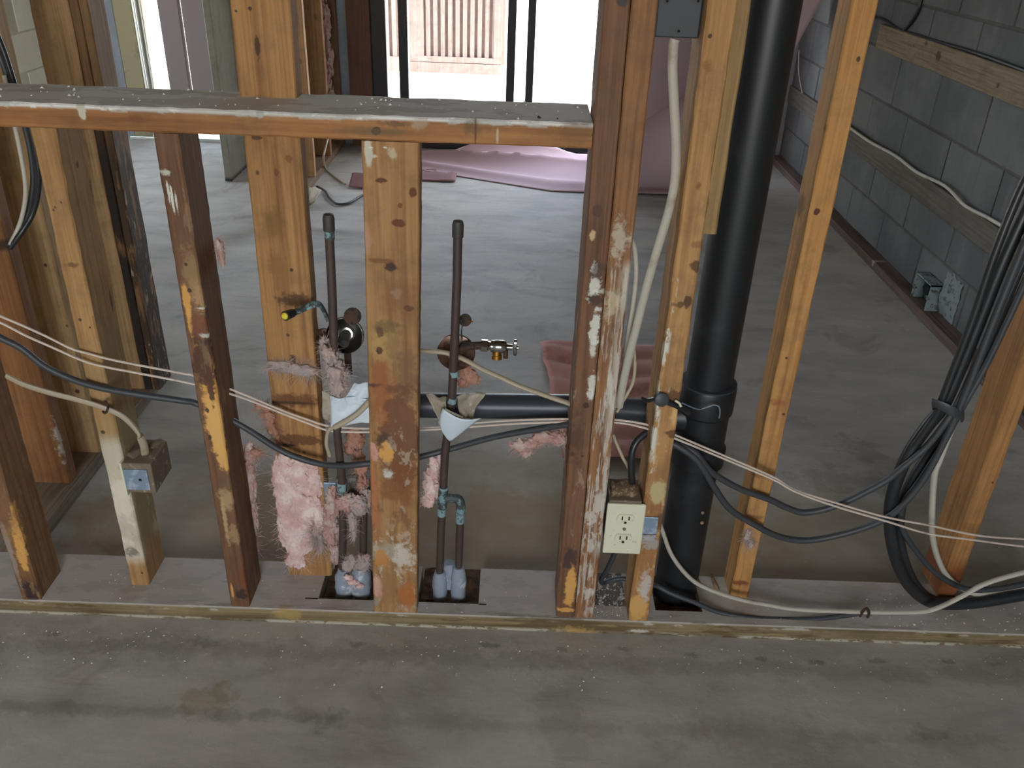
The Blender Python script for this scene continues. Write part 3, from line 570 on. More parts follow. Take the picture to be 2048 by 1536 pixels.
M_pinkg = plain('grey_dirty_glass_wool', lin(178, 166, 160), 1.0, nz=.2, sc=60, col2=lin(192, 164, 156), thr=(.42, .66), sc2=30, spec=.05, bs=.7)
M_pinko = plain('brown_stained_glass_wool', lin(186, 142, 120), 1.0, nz=.2, sc=60, col2=lin(150, 106, 84), thr=(.46, .66), sc2=40, spec=.05, bs=.7)
M_paperw = plain('white_plastic_wrap', lin(214, 226, 232), .45, nz=.05, sc=14, spec=.4)
M_paperb = plain('grubby_wrap_lining', lin(176, 166, 146), .6, nz=.15, sc=14, col2=lin(120, 104, 80), thr=(.55, .68), sc2=18)
M_foam = plain('grey_pipe_foam', lin(150, 160, 170), .9, nz=.15, sc=30, col2=lin(196, 202, 208), thr=(.56, .66), sc2=26, bs=.5)
M_boxb = plain('dusty_brown_box', lin(128, 112, 92), .8, nz=.25, sc=40, col2=lin(168, 156, 136), thr=(.56, .66), sc2=60, bs=.6)
M_boxg = plain('dark_grey_steel_box', lin(66, 70, 74), .55, .4, nz=.15, sc=20, col2=lin(120, 112, 100), thr=(.62, .72), sc2=18)
M_hole = plain('empty_black', lin(14, 13, 12), .9, nz=.1)
M_dirt = plain('grit_and_dust', lin(112, 104, 96), 1, nz=.3, sc=70, col2=lin(206, 202, 196), thr=(.60, .66), sc2=90, bs=.8)

# ================================================================== black stack with tee and branch
SX, SY = .3735, 1.424
st = empty('vent_stack', (SX, SY, 0), 'thick black plastic stack pipe standing right of the outlet stud', 'drain stack')
MB().lathe((SX, SY, -.05), (0,0,1), [(.0445, 0), (.0445, .40)], 32).build('lower_pipe', M_abs, st, smooth=True)
MB().lathe((SX, SY, .50), (.004,0,1), [(.0435, 0), (.0435, 1.95)], 32).build('upper_pipe', M_abs, st, smooth=True)
MB().lathe((SX, SY, .352), (0,0,1), [(.0475, 0), (.0525, .004), (.0525, .038), (.0475, .044), (.0475, .115), (.0525, .121), (.0530, .172), (.0505, .178), (.0440, .179)], 36).build('tee_fitting', M_abs, st, smooth=True)
MB().lathe((SX, SY, .527), (0,0,1), [(.0445, 0), (.0520, .001), (.0520, .004), (.0445, .005)], 36).build('solvent_ring', M_absd, st, smooth=True)
MB().tube([(SX, SY, .452), (.300, SY+.004, .453), (.282, SY+.005, .454)], [.032, .032, .030], 24).build('branch_hub', M_abs, st, smooth=True)
MB().tube([(.29, SY+.006, .455), (.12, SY+.006, .461), (-.21, SY+.006, .452)], .0245, 24).build('branch_pipe', M_absd, st, smooth=True)
# paint splashes, off the sheet of the pipe
for (px, py, Y, r) in [(1405, 1025, 1.3795, .0035), (1404, 1045, 1.3795, .004)]:
    c = P(px, py, Y); mb = MB(); mb.lathe(c, (0, -1, .1), [(r*.5, .0), (r, .0015), (r*.7, .003), (r*.2, .004)], 9); mb.build('mortar_splash', plain('splash', lin(150, 120, 104), .9), st, smooth=True)

# ================================================================== supply pipes with caps
def riser(label, path, capc, parts, name='supply_pipe'):
    e = empty(name, path[0], label, 'water pipe')
    MB().tube(path, .0078, 16).build('pipe', M_cu, e, smooth=True)
    d = (Vector(path[-1]) - Vector(path[-2])).normalized(); c = Vector(path[-1]) - d*.024
    MB().lathe(c, d, [(.0078, 0), (.0096, .001), (.0098, .022), (.0080, .0285), (.003, .030)], 20).build('end_cap', M_cap, e, smooth=True)
    return e
YR = 1.377
pa = [P(879, 1165, YR), P(882, 1060, YR), P(886, 985, YR), P(890, 905, YR), P(904, 790, YR), P(909, 690, YR), P(914, 560, YR), P(916, 447, YR)]
er = riser('right-hand capped copper pipe, bare, with a side leg and pale green joints at the bottom', pa, None, None)
def sleeve(parent, a, b, r, mat, name): MB().tube([a, b], r, 18).build(name, mat, parent, smooth=True)
sleeve(er, P(884, 1013, YR), P(887, 978, YR), .0096, M_cug, 'tee_fitting')
sleeve(er, P(887, 985, YR), P(887.5, 974, YR), .0088, M_cup, 'solder_joint'); sleeve(er, P(883, 1030, YR), P(884, 1016, YR), .0088, M_cup, 'solder_joint'); sleeve(er, P(907, 742, YR), P(908, 752, YR), .0084, M_cup, 'solder_joint'); sleeve(er, P(903, 805, YR), P(905, 795, YR), .0086, M_cup, 'solder_joint')
MB().tube(spline([P(886, 995, YR), P(905, 996, YR), P(916, 998, YR), P(921, 1008, YR), P(921, 1024, YR)], 6), .0094, 16).build('elbow', M_cug, er, smooth=True)
MB().tube([P(921, 1018, YR), P(919, 1080, YR), P(917, 1150, YR)], [.0078, .0078, .0070], 16).build('side_leg', M_cu, er, smooth=True)
sleeve(er, P(920.5, 1024, YR), P(920, 1044, YR), .0088, M_cup, 'solder_joint')
def lumpy(name, label_parent, a, b, r, mat, seed, amp=.25, n=20, nr=14):
    a = Vector(a); b = Vector(b); ax = (b-a).normalized(); L = (b-a).length; u = ax.orthogonal().normalized(); k = ax.cross(u); mb = MB()
    for i in range(nr+1):
        t = i/nr
        for j in range(n):
            an = 2*PI*j/n; d = u*math.cos(an)+k*math.sin(an); q = a+ax*L*t+d*r
            rr = r*(1+amp*mnoise.noise((q+Vector((seed,)*3))*55)+amp*.5*mnoise.noise((q+Vector((seed,)*3))*140)) * (1-.35*max(0, (t-.86)/.14))
            mb.v.append(a+ax*(L*t + (.25*amp*r*mnoise.noise(q*80+Vector((seed,)*3)) if i in (0, nr) else 0))+d*rr)
    for i in range(nr):
        for j in range(n): mb.f.append([i*n+j, i*n+(j+1)%n, (i+1)*n+(j+1)%n, (i+1)*n+j]); mb.m.append(0)
    mb.f.append(list(range(n))[::-1]); mb.m.append(0); mb.f.append([nr*n+j for j in range(n)]); mb.m.append(0)
    return mb.build(name, mat, label_parent, smooth=60)
lumpy('foam_sleeve', er, P(881, 1240, YR), P(879, 1143, YR), .0150, M_foam, 1.0, .16); lumpy('foam_sleeve', er, P(916, 1240, YR), P(917, 1133, YR), .0160, M_foam, 2.0, .16)
lumpy('foam_sleeve', er, P(899, 1170, YR+.012), P(900, 1124, YR+.012), .016, M_foam, 4.0, .3)
pa = [P(684, 1150, YR), P(686, 1060, YR), P(684, 960, YR), P(675, 870, YR), P(669, 720, YR), P(664, 580, YR), P(660, 500, YR), P(657, 434, YR)]
el = riser('left-hand capped copper pipe, wrapped in fluff and white plastic lower down', pa, None, None)
sleeve(el, P(658, 447, YR), P(659.5, 478, YR), .0084, M_cug, 'solder_joint'); sleeve(el, P(683, 985, YR), P(684, 965, YR), .0090, M_cup, 'solder_joint')
MB().tube(spline([P(684, 1000, YR), P(706, 1000, YR), P(722, 1004, YR), P(727, 1020, YR), P(727, 1060, YR), P(726, 1150, YR)], 6), .0078, 16).build('side_leg', M_cu, el, smooth=True)
lumpy('foam_sleeve', el, P(690, 1240, YR), P(689, 1136, YR), .0190, M_foam, 7.0, .2); lumpy('foam_sleeve', el, P(722, 1240, YR), P(722, 1134, YR), .0200, M_foam, 9.0, .2)

# stub-outs with wall discs
def disc(parent, c, r, mat, axis=(0, -1, .12), name='escutcheon'):
    return MB().lathe(c, axis, [(r, 0), (r, .002), (r*.97, .004), (r*.75, .006), (r*.45, .012), (r*.40, .014), (r*.32, .014)], 32).build(name, mat, parent, smooth=True)
c1 = P(692, 668, 1.436)
ev = empty('pipe_stub', c1, 'short pipe stub with a round chrome wall disc beside the left capped pipe', 'pipe stub')
MB().lathe(c1, (.05, -1, .25), [(.010, 0), (.030, .004), (.0345, .012), (.0335, .0135), (.029, .008), (.013, .004), (.012, .010)], 36).build('escutcheon', M_chrome, ev, smooth=True); MB().tube([P(694, 664, 1.435), P(687, 688, 1.405)], .0095, 16).build('stub_end', M_cap, ev, smooth=True); MB().tube([c1, c1+Vector((0, .06, -.004))], .0085, 14).build('stub_pipe', M_rust, ev, smooth=True)
disc(ev, P(650, 680, 1.428), .023, M_chrbr, name='second_disc')
# dark strap below, bracket tab above
MB().box(P(691, 752, 1.43), P(702, 700, 1.434)).build('strap', M_rust, ev); 
tb = P(705, 632, 1.43); MB().lathe(tb, (.3, -1, .3), [(.002, 0), (.016, .001), (.016, .003), (.012, .0035)], 16).build('bracket_tab', M_rust, ev, smooth=True)
c2 = P(912, 704, 1.424)
e2 = empty('angle_valve', c2, 'chrome angle valve on a brown wall disc right of the bare capped pipe', 'valve')
disc(e2, c2, .0355, M_chrbr); MB().tube([c2+Vector((0,-.012,0)), P(930, 692, 1.405), P(964, 691, 1.405)], [.008, .0075, .0075], 14).build('stub_pipe', M_rust, e2, smooth=True)
ax = (P(1020, 694, 1.405) - P(960, 690, 1.405)).normalized(); v0 = P(961, 690.5, 1.405)
MB().lathe(v0, ax, [(.0085, 0), (.0120, .001), (.0120, .013), (.0095, .014), (.0085, .018)], 6).build('compression_nut', M_chrome, e2, smooth=20)
MB().lathe(v0, ax, [(.0085, .018), (.0110, .019), (.0112, .024), (.0122, .027), (.0122, .040), (.0100, .046), (.0060, .048), (.0055, .058)], 18).build('valve_body', M_chrome, e2, smooth=True)
dwn = v0 + ax*.030; MB().lathe(dwn, (0, -.15, -1), [(.0085, .004), (.0085, .016), (.0095, .017), (.0095, .024)], 14).build('outlet', M_brass, e2, smooth=True)
MB().lathe(v0+ax*.046, (0, -.3, -1), [(.0045, .006), (.0045, .021)], 10).build('bleed_plug', M_rust, e2, smooth=True)
hc = v0+ax*.060; hm = MB()
for i in range(2):
    pass
zu = Vector((0, -.25, 1)).normalized(); prof = []
for j in range(20):
    a = 2*PI*j/20; prof.append((zu*math.sin(a)*.0185 + ax.cross(zu)*math.cos(a)*.0085))
hm.v = [hc+q for q in prof]+[hc+q+ax*.006 for q in prof]; hm.f = [[j, (j+1)%20, 20+(j+1)%20, 20+j] for j in range(20)]+[list(range(20))[::-1], [20+j for j in range(20)]]; hm.m = [0]*22
hm.build('handle', M_chrome, e2, smooth=True, bevel=.001)
MB().lathe(hc+ax*.006, ax, [(.004, 0), (.004, .003)], 10).build('handle_screw', M_chrome, e2, smooth=True)
tb2 = P(930, 640, 1.405); MB().lathe(tb2, (.25, -1, .4), [(.002, 0), (.0115, .001), (.0115, .003), (.008, .0035)], 16).build('bracket_tab', M_rust, e2, smooth=True)
MB().tube(spline([P(922, 638, 1.395), P(925, 650, 1.40), P(923, 663, 1.40), P(924, 680, 1.41)], 5), .0035, 8, flat=.4).build('strap', M_cug, e2, smooth=True); MB().tube([P(938, 643, 1.40), P(946, 643, 1.398)], .0012, 6).build('wire_tail', M_brass, e2)
# twisted strap with yellow end
s1 = empty('twisted_strap', P(655, 636, 1.388), 'dark twisted metal strap with a yellow tip sticking out from the left capped pipe', 'strap')
MB().tube(spline(pix([(656, 640, 1.388), (648, 622, 1.38), (638, 608, 1.37), (624, 610, 1.365), (610, 616, 1.36), (597, 622, 1.352), (585, 626, 1.345)]), 6), .0062, 10, flat=.6).build('band', M_cug, s1, smooth=True)
tp = P(585, 626, 1.345); te = P(570, 632, 1.325); MB().tube([tp, te], [.0075, .0085], 14).build('end_sleeve', M_bcab2, s1, smooth=True)
MB().lathe(te, (te-tp), [(.0062, -.002), (.0060, .002), (.003, .0045)], 14).build('yellow_tip', plain('yellow_plastic', lin(230, 214, 60), .5, nz=.05), s1, smooth=True)

# white wrap on the left pipe, open cup of wrap on the right one
def sheet(name, quad, fn, mat, parent=None, nu=14, nv=14, solid=.0012, label=None, cat=None, loc=None):
    a, b, c, d = [Vector(q) for q in quad]     # a,b bottom edge; d,c top edge
    mb = MB().grid(lambda u, v: (a*(1-u)*(1-v)+b*u*(1-v)+c*u*v+d*(1-u)*v) + Vector(fn(u, v)), nu, nv)
    o = mb.build(name, mat, parent, loc=loc if loc is not None else a, smooth=50, solid=solid, fix=False)
    if label: tag(o, label, cat)
    return o
def crinkle(amp, sc, seed): return lambda u, v: (amp*.3*mnoise.noise(Vector((u*sc, v*sc, seed))), amp*(mnoise.noise(Vector((u*sc+3, v*sc, seed+5)))+.6*abs(mnoise.noise(Vector((u*sc*2, v*sc*2+u*2, seed))))), amp*.3*mnoise.noise(Vector((u*sc, v*sc+7, seed))))
wr1 = empty('pipe_wrap', P(690, 850, 1.37), 'crumpled white plastic wrap round the left pipe, beside the wide middle stud', 'pipe wrap')
sheet('wrap_sheet', [P(661, 853, 1.360), P(742, 846, 1.358), P(742, 800, 1.362), P(660, 790, 1.362)], crinkle(.009, 2.2, 1), M_paperw, wr1)
sheet('wrap_flap', [P(684, 806, 1.362), P(742, 812, 1.364), P(742, 762, 1.372), P(708, 768, 1.372)], crinkle(.008, 2.6, 4), M_paperw, wr1)
sheet('wrap_back', [P(645, 834, 1.392), P(662, 848, 1.39), P(664, 790, 1.39), P(644, 782, 1.392)], crinkle(.006, 2, 6), M_paperb, wr1)
wr2 = empty('pipe_wrap', P(900, 881, 1.37), 'open cup of white plastic wrap hanging round the right capped pipe', 'pipe wrap')
sheet('wrap_front', [P(899, 882, 1.362), P(903, 881, 1.362), P(962, 836, 1.345), P(886, 817, 1.350)], lambda u, v: (-.012*(1-u)*v*(1-v)*4, -.010*math.sin(PI*u)*v, -.006*math.sin(PI*u)*v), M_paperw, wr2)
sheet('wrap_side', [P(893, 876, 1.362), P(900, 880, 1.362), P(890, 820, 1.348), P(876, 844, 1.36)], crinkle(.003, 2, 2), M_paperw, wr2)
sheet('lining_left', [P(878, 842, 1.36), P(892, 822, 1.352), P(893, 796, 1.385), P(851, 788, 1.39)], crinkle(.010, 2.2, 9), M_paperb, wr2)
sheet('lining_right', [P(920, 838, 1.352), P(944, 838, 1.36), P(971, 781, 1.392), P(912, 790, 1.396)], crinkle(.014, 2.4, 12), M_paperb, wr2)
sheet('lining_rim', [P(889, 822, 1.349), P(925, 838, 1.343), P(927, 834, 1.346), P(890, 816, 1.352)], crinkle(.001, 2, 3), M_paperb, wr2, 8, 3)

# ================================================================== boxes
# outlet
ob = empty('wall_outlet', P(1248, 1056, 1.30), 'cream double socket outlet hanging between the doubled studs and the stack stud', 'outlet')
OY = 1.3015; ox0, ox1, oz0, oz1 = .1905, .2625, .2185, .3350
M_ivory = plain('speckled_ivory_plastic', lin(222, 220, 192), .5, nz=.05, sc=30, col2=lin(160, 156, 132), thr=(.60, .70), sc2=50)
MB().box((ox0, OY-.006, oz0), (ox1, OY, oz1)).build('cover_plate', M_ivory, ob, bevel=.0022)
MB().box((ox0+.004, OY, oz0+.01), (ox1-.008, 1.372, oz1+.004)).build('box', M_boxb, ob, bevel=.002)
lumpy('dust_clump', ob, (ox0+.008, 1.335, oz1+.002), (ox1-.012, 1.335, oz1+.002), .020, plain('brown_dust_clump', lin(112, 92, 66), 1, nz=.3, sc=80, col2=lin(150, 130, 100), thr=(.5, .62), sc2=120, bs=.8), 3.0, .35, 16, 16)
for zc in (.3015+.0, .2575-.002):
    rc = MB(); cxo = (ox0+ox1)/2
    n = 24; prof = []
    for j in range(n):
        a = 2*PI*j/n; prof.append((math.cos(a)*.0172, max(-.0118, min(.0118, math.sin(a)*.0172))))
    rc.v = [Vector((cxo+x, OY-.0055, zc+z)) for x, z in prof]+[Vector((cxo+x*.96, OY-.0085, zc+z*.96)) for x, z in prof]
    rc.f = [[j, (j+1)%n, n+(j+1)%n, n+j] for j in range(n)]+[[n+j for j in range(n)]]; rc.m = [0]*len(rc.f)
    r_ = rc.build('receptacle', M_ivory, ob, loc=(cxo, OY, zc), smooth=True)
    for dx in (-.0062, .0062): MB().box((cxo+dx-.0012, OY-.0090, zc-.0005), (cxo+dx+.0012, OY-.0084, zc+.0078)).build('slot', M_hole, r_)
    MB().lathe((cxo, OY-.0090, zc-.0062), (0,1,0), [(.0027, 0), (.0027, .0006)], 12).build('ground_hole', M_hole, r_)
MB().lathe(((ox0+ox1)/2, OY-.0078, .2785), (0,1,0), [(.0030, 0), (.0034, .002)], 14).build('screw', plain('painted_screw', lin(120, 116, 98), .5, .3), ob, smooth=True)
MB().box((ox1-.002, YW-.0035, .262), (.2895, YW-.0012, .302)).build('bracket', M_galv, ob, bevel=.0008)
MB().box((ox1-.001, YW-.003, .246), (.2895, YW-.0012, .260)).build('bracket_lip', plain('plaster_smeared_zinc', lin(176, 172, 168), .8, nz=.2, col2=lin(120, 114, 110)), ob, bevel=.0006)
# box on the cream stud
lb = empty('junction_box', P(320, 940, 1.36), 'dusty brown junction box with a blue-white bracket on the cream painted stud', 'junction box')
bx0, bx1, by0, by1, bz0, bz1 = -.7275, -.655, 1.352, 1.418, .245, .318
b0 = P(282, 985, 1.352); b1 = P(336, 932, 1.352)
mb = MB().box((-.7265, 1.350, b0.z), (-.671, 1.436, b1.z+.004)); mb.build('box', M_boxb, lb, bevel=.003)
MB().box((-.7265, 1.346, b0.z+.010), (-.6795, 1.3505, b1.z-.008)).build('bracket', M_galv, lb, bevel=.001)
MB().lathe((-.695, 1.3462, (b0.z+b1.z)/2+.002), (0,-1,0), [(.003, 0), (.003, .0006)], 12).build('bracket_hole', M_hole, lb)
MB().box((-.7275, 1.344, b0.z-.003), (-.724, 1.3585, b1.z+.008)).build('bracket_flange', M_ivory, lb)
lumpy('dust_clump', lb, (-.718, 1.37, b1.z+.005), (-.680, 1.43, b1.z+.005), .008, M_boxb, 5.0, .4, 14, 12)
# small box beside tall stud
sb = empty('junction_box', P(657, 968, 1.40), 'small zinc switch box half buried in fluff between the left pipe and tall stud', 'junction box')
MB().box((-.3595, 1.400, .238), (-.335, 1.404, .284)).build('bracket', M_galv, sb, bevel=.0008)
MB().box((-.335, 1.402, .228), (-.268, 1.444, .296)).build('box', plain('grubby_steel_box', lin(140, 138, 130), .6, .3, nz=.25, sc=40, col2=lin(84, 76, 66), thr=(.5, .6)), sb, bevel=.002)
# steel box at top between studs
tb = empty('junction_box', P(1355, 40, 1.34), 'dark grey steel box mounted high between the doubled and single studs', 'junction box')
tz0 = 1.138
MB().box((.1905, 1.330, tz0), (.2535, 1.385, tz0+.11)).build('box', M_boxg, tb, bevel=.002)
for (px, py) in ((1357, 62), (1334, 2), (1396, 2)):
    c = P(px, py, 1.3295); MB().lathe(c, (0,-1,0), [(.0042, -.001), (.0042, .001), (.0026, .0012)], 14).build('screw_boss', M_cap, tb, smooth=True); MB().lathe(c+Vector((0,-.0013,0)), (0,-1,0), [(.0020, 0), (.0020, .0003)], 10).build('screw_hole', M_hole, tb)
# box let into the block wall
cb = empty('junction_box', (1.545, 3.02, .08), 'open metal box with pale plaster round it low on the block wall', 'junction box')
mbx = MB(); mbx.box((1.520, 2.945, .03), (1.5745, 2.950, .135)).box((1.520, 3.075, .03), (1.5745, 3.08, .135)).box((1.520, 2.945, .030), (1.5745, 3.08, .035)).box((1.520, 2.945, .130), (1.5745, 3.08, .135)).box((1.568, 2.945, .03), (1.5745, 3.08, .135))
mbx.build('box', plain('pale_blue_steel', lin(150, 166, 166), .6, .2, nz=.2, sc=30, col2=lin(84, 80, 72), thr=(.52, .62)), cb)
MB().lathe((1.560, 3.03, .085), (-1, 0, 0), [(.022, 0), (.022, .012), (.017, .013)], 18).build('knockout', M_hole, cb, smooth=True)
MB().grid(lambda u, v: (1.5745 - .004 - .020*max(0, 1-((u-.35)**2*7+(v-.45)**2*6)) - .010*abs(mnoise.noise(Vector((u*5, v*5, 3)))), 2.96 - .13*u + .02*mnoise.noise(Vector((v*4, 0, 1))), .03 + .16*v + .02*mnoise.noise(Vector((u*4, 5, 1)))), 16, 16).build('plaster_collar', plain('pale_wall_plaster', lin(138, 146, 148), .95, nz=.25, sc=40, col2=lin(88, 92, 92), thr=(.52, .62), sc2=40), cb, smooth=50, fix=False)

# black clamp at the stud beside the stack
ck = empty('cable_clamp', P(1320, 800, 1.30), 'black plastic clamp and bent wire across the stud beside the stack', 'clamp')
c = P(1322, 798, 1.300); MB().lathe(c, (.15, -1, .2), [(.012, -.006), (.0128, 0), (.0125, .006), (.009, .008)], 20).build('knob', plain('dark_grey_plastic', lin(66, 68, 72), .5, nz=.1), ck, smooth=True)
MB().tube(spline(pix([(1283, 795, 1.305), (1293, 801, 1.302), (1310, 798, 1.302)]), 4), [.004]*2+[.007]*6+[.008], 10, flat=.5).build('left_ear', M_bcab2, ck, smooth=True)
MB().tube(spline(pix([(1325, 800, 1.302), (1345, 808, 1.30), (1362, 816, 1.305), (1376, 824, 1.32)]), 4), .0075, 10, flat=.6).build('right_arm', M_bcab2, ck, smooth=True)
MB().tube(spline(pix([(1350, 801, 1.298), (1358, 806, 1.297), (1362, 813, 1.297)]), 4), .0022, 8).build('white_core', M_ivory, ck, smooth=True)
MB().tube(spline(pix([(1364, 806, 1.31), (1382, 814, 1.33), (1398, 819, 1.345), (1412, 815, 1.35), (1428, 810, 1.352), (1438, 814, 1.352), (1440, 826, 1.352), (1438, 836, 1.352)]), 5), .0012, 6).build('bare_wire', M_galv, ck, smooth=True)

# ================================================================== cables
def cable(label, pts, r, mat, name='cable', cat='cable', flat=1.0, wide=None, n=10, group=None):
    w3 = [p if isinstance(p, Vector) else P(*p) for p in pts]
    pp = spline(w3, 8)
    return tag(MB().tube(pp, r, n, flat=flat, wide=wide).build(name, mat, loc=w3[0], smooth=True), label, cat, group)
cable('upper one of the two thin beige wires strung right across the wall',
  [(-60, 605, 1.33), (0, 632, 1.335), (47, 652, 1.34), (95, 674, 1.345), (142, 697, 1.347), (176, 707, 1.348), (235, 722, 1.35), (360, 746, 1.36), (392, 753, 1.365), (483, 787, 1.375), (565, 821, 1.385), (612, 838, 1.388), (656, 852, 1.385), (700, 856, 1.378), (735, 857, 1.375), (790, 857, 1.385), (842, 856, 1.400), (880, 854, 1.405), (950, 846, 1.40), (1039, 840, 1.385), (1140, 838, 1.375), (1233, 840, 1.36), (1300, 851, 1.355), (1350, 870, 1.355), (1473, 922, 1.35), (1548, 955, 1.346), (1590, 980, 1.344), (1669, 1005, 1.342), (1771, 1034, 1.342), (1855, 1050, 1.348), (1957, 1071, 1.36), (2048, 1078, 1.39), (2120, 1082, 1.39)], .0021, M_bwire, 'bell_wire', 'wire', n=8)
cable('lower one of the two thin beige wires strung right across the wall',
  [(-60, 622, 1.325), (0, 645, 1.33), (53, 672, 1.335), (105, 695, 1.34), (167, 722, 1.345), (211, 734, 1.346), (274, 746, 1.35), (391, 769, 1.36), (483, 795, 1.37), (565, 827, 1.38), (612, 845, 1.384), (656, 861, 1.38), (700, 864, 1.373), (735, 864, 1.370), (790, 862, 1.38), (842, 860, 1.395), (880, 858, 1.40), (950, 853, 1.395), (1039, 847, 1.38), (1140, 844, 1.37), (1233, 845, 1.355), (1300, 859, 1.35), (1350, 877, 1.35), (1473, 928, 1.345), (1548, 960, 1.341), (1592, 984, 1.339), (1669, 1012, 1.337), (1771, 1042, 1.337), (1855, 1067, 1.343), (1940, 1079, 1.355), (2048, 1093, 1.385), (2120, 1098, 1.385)], .0021, M_bwire, 'bell_wire', 'wire', n=8)
cable('dark grey cable sagging across the left half of the wall into the doubled studs',
  [(-60, 640, 1.335), (0, 675, 1.335), (42, 696, 1.338), (84, 729, 1.34), (126, 751, 1.343), (186, 772, 1.345), (264, 787, 1.35), (360, 801, 1.362), (398, 809, 1.37), (483, 851, 1.37), (555, 897, 1.372), (598, 916, 1.372), (647, 929, 1.368), (695, 931, 1.360), (735, 927, 1.358), (790, 922, 1.372), (842, 913, 1.39), (904, 897, 1.40), (989, 874, 1.395), (1100, 854, 1.375), (1150, 848, 1.36)], .0062, M_bcab)
cable('cream flat cable drooping from the far left stud into the brown junction box',
  [(14, 752, 1.352), (23, 757, 1.350), (53, 771, 1.345), (105, 787, 1.343), (158, 800, 1.343), (211, 817, 1.343), (246, 834, 1.346), (274, 862, 1.355), (287, 888, 1.372), (291, 912, 1.385), (292, 930, 1.39)], .0074, M_wcab2, flat=.6, wide=(0, -.5, 1))
MB_sta = tag(MB().tube(spline(pix([(204, 812, 1.348), (210, 803, 1.338), (216, 813, 1.3345), (211, 826, 1.338), (206, 823, 1.348)]), 5), .0022, 8).build('cable_staple', M_rust, loc=P(211, 816, 1.34), smooth=True), 'rusty staple holding the cream cable on the cream painted stud', 'staple')
cable('black cable curving down into the top of the cream outlet',
  [(1349, 884, 1.36), (1330, 866, 1.362), (1300, 864, 1.362), (1280, 876, 1.355), (1268, 893, 1.348), (1263, 915, 1.343), (1263, 950, 1.340), (1266, 985, 1.338)], .0066, M_bcab2)
cable('black cable sagging in the shallower loop from the stack to the cable bundle',
  [(1340, 880, 1.362), (1352, 886, 1.36), (1392, 907, 1.352), (1416, 938, 1.352), (1440, 956, 1.356), (1483, 979, 1.362), (1541, 1000, 1.366), (1575, 1016, 1.37), (1612, 1025, 1.37), (1676, 1010, 1.368), (1764, 966, 1.362), (1805, 935, 1.358), (1855, 891, 1.356), (1899, 834, 1.355), (1925, 790, 1.36), (1965, 700, 1.365), (2010, 590, 1.37), (2060, 470, 1.375), (2110, 330, 1.38)], .0064, M_bcab, group='black cables of the right bundle')
cable('black cable sagging in the deeper loop from the stack to the cable bundle',
  [(1338, 884, 1.355), (1358, 894, 1.35), (1388, 915, 1.346), (1408, 940, 1.346), (1427, 972, 1.35), (1460, 1018, 1.356), (1512, 1051, 1.36), (1558, 1073, 1.365), (1615, 1081, 1.368), (1690, 1067, 1.366), (1757, 1044, 1.358), (1798, 1017, 1.352), (1845, 962, 1.35), (1879, 902, 1.348), (1910, 837, 1.35), (1938, 770, 1.352), (1980, 660, 1.355), (2026, 545, 1.36), (2072, 430, 1.365), (2130, 290, 1.37)], .0064, M_bcab, group='black cables of the right bundle')
cable('thickest black cable of the right bundle, turning in a wide bend along the plate',
  [(2100, 330, 1.40), (2050, 425, 1.395), (2000, 535, 1.39), (1955, 650, 1.385), (1912, 755, 1.38), (1884, 815, 1.378), (1856, 850, 1.376), (1821, 901, 1.374), (1793, 962, 1.372), (1780, 1017, 1.372), (1783, 1081, 1.372), (1800, 1140, 1.372), (1828, 1182, 1.374), (1868, 1206, 1.376), (1940, 1207, 1.38), (2048, 1190, 1.385), (2120, 1175, 1.39)], .0118, M_bcab2, n=14, group='black cables of the right bundle')
cable('second thick black cable just behind the thickest one in the right bundle',
  [(2120, 380, 1.41), (2068, 475, 1.405), (2015, 590, 1.40), (1968, 700, 1.395), (1928, 790, 1.39), (1896, 850, 1.386), (1860, 905, 1.384), (1825, 960, 1.383), (1803, 1010, 1.383), (1800, 1080, 1.385), (1818, 1145, 1.388), (1850, 1190, 1.392), (1900, 1206, 1.395), (1980, 1201, 1.40), (2060, 1186, 1.40), (2120, 1175, 1.40)], .0098, M_bcab2, n=14, group='black cables of the right bundle')
cable('thin black cable leaving the right bundle in a tighter bend inside the thick ones',
  [(2135, 400, 1.39), (2080, 500, 1.387), (2030, 610, 1.383), (1975, 725, 1.38), (1925, 815, 1.375), (1885, 890, 1.37), (1840, 960, 1.368), (1805, 1012, 1.366), (1806, 1060, 1.366), (1845, 1118, 1.37), (1882, 1154, 1.375), (1933, 1178, 1.385), (1991, 1178, 1.39), (2048, 1168, 1.395), (2110, 1155, 1.40)], .0058, M_bcab, group='black cables of the right bundle')
cable('black cable on the outer left of the right bundle, ending at its tie',
  [(2085, 290, 1.385), (2032, 400, 1.38), (1985, 520, 1.372), (1945, 640, 1.367), (1905, 745, 1.363), (1884, 800, 1.36), (1872, 830, 1.36), (1850, 862, 1.362), (1828, 893, 1.365)], .0072, M_bcab2, group='black cables of the right bundle')
tag(MB().tube(spline(pix([(1866, 812, 1.385), (1868, 806, 1.358), (1890, 815, 1.344), (1912, 826, 1.342), (1926, 830, 1.36), (1922, 836, 1.385)]), 6), .009, 10, flat=.25, wide=(-.3, 0, 1)).build('bundle_tie', M_bcab, loc=P(1890, 815, 1.345), smooth=True), 'grey tape tie wrapped round the right cable bundle', 'cable tie')
cable('white cable hanging behind the right bundle in front of the last stud',
  [(2110, 405, 1.40), (2048, 540, 1.40), (2015, 614, 1.40), (1990, 676, 1.40), (1955, 745, 1.398), (1925, 810, 1.395), (1900, 865, 1.392), (1880, 918, 1.39), (1869, 952, 1.388), (1864, 1030, 1.386), (1866, 1078, 1.386), (1878, 1122, 1.388), (1900, 1158, 1.39), (1946, 1186, 1.395), (2000, 1184, 1.40), (2048, 1176, 1.40), (2110, 1165, 1.40)], .0072, M_wcab, flat=.8)
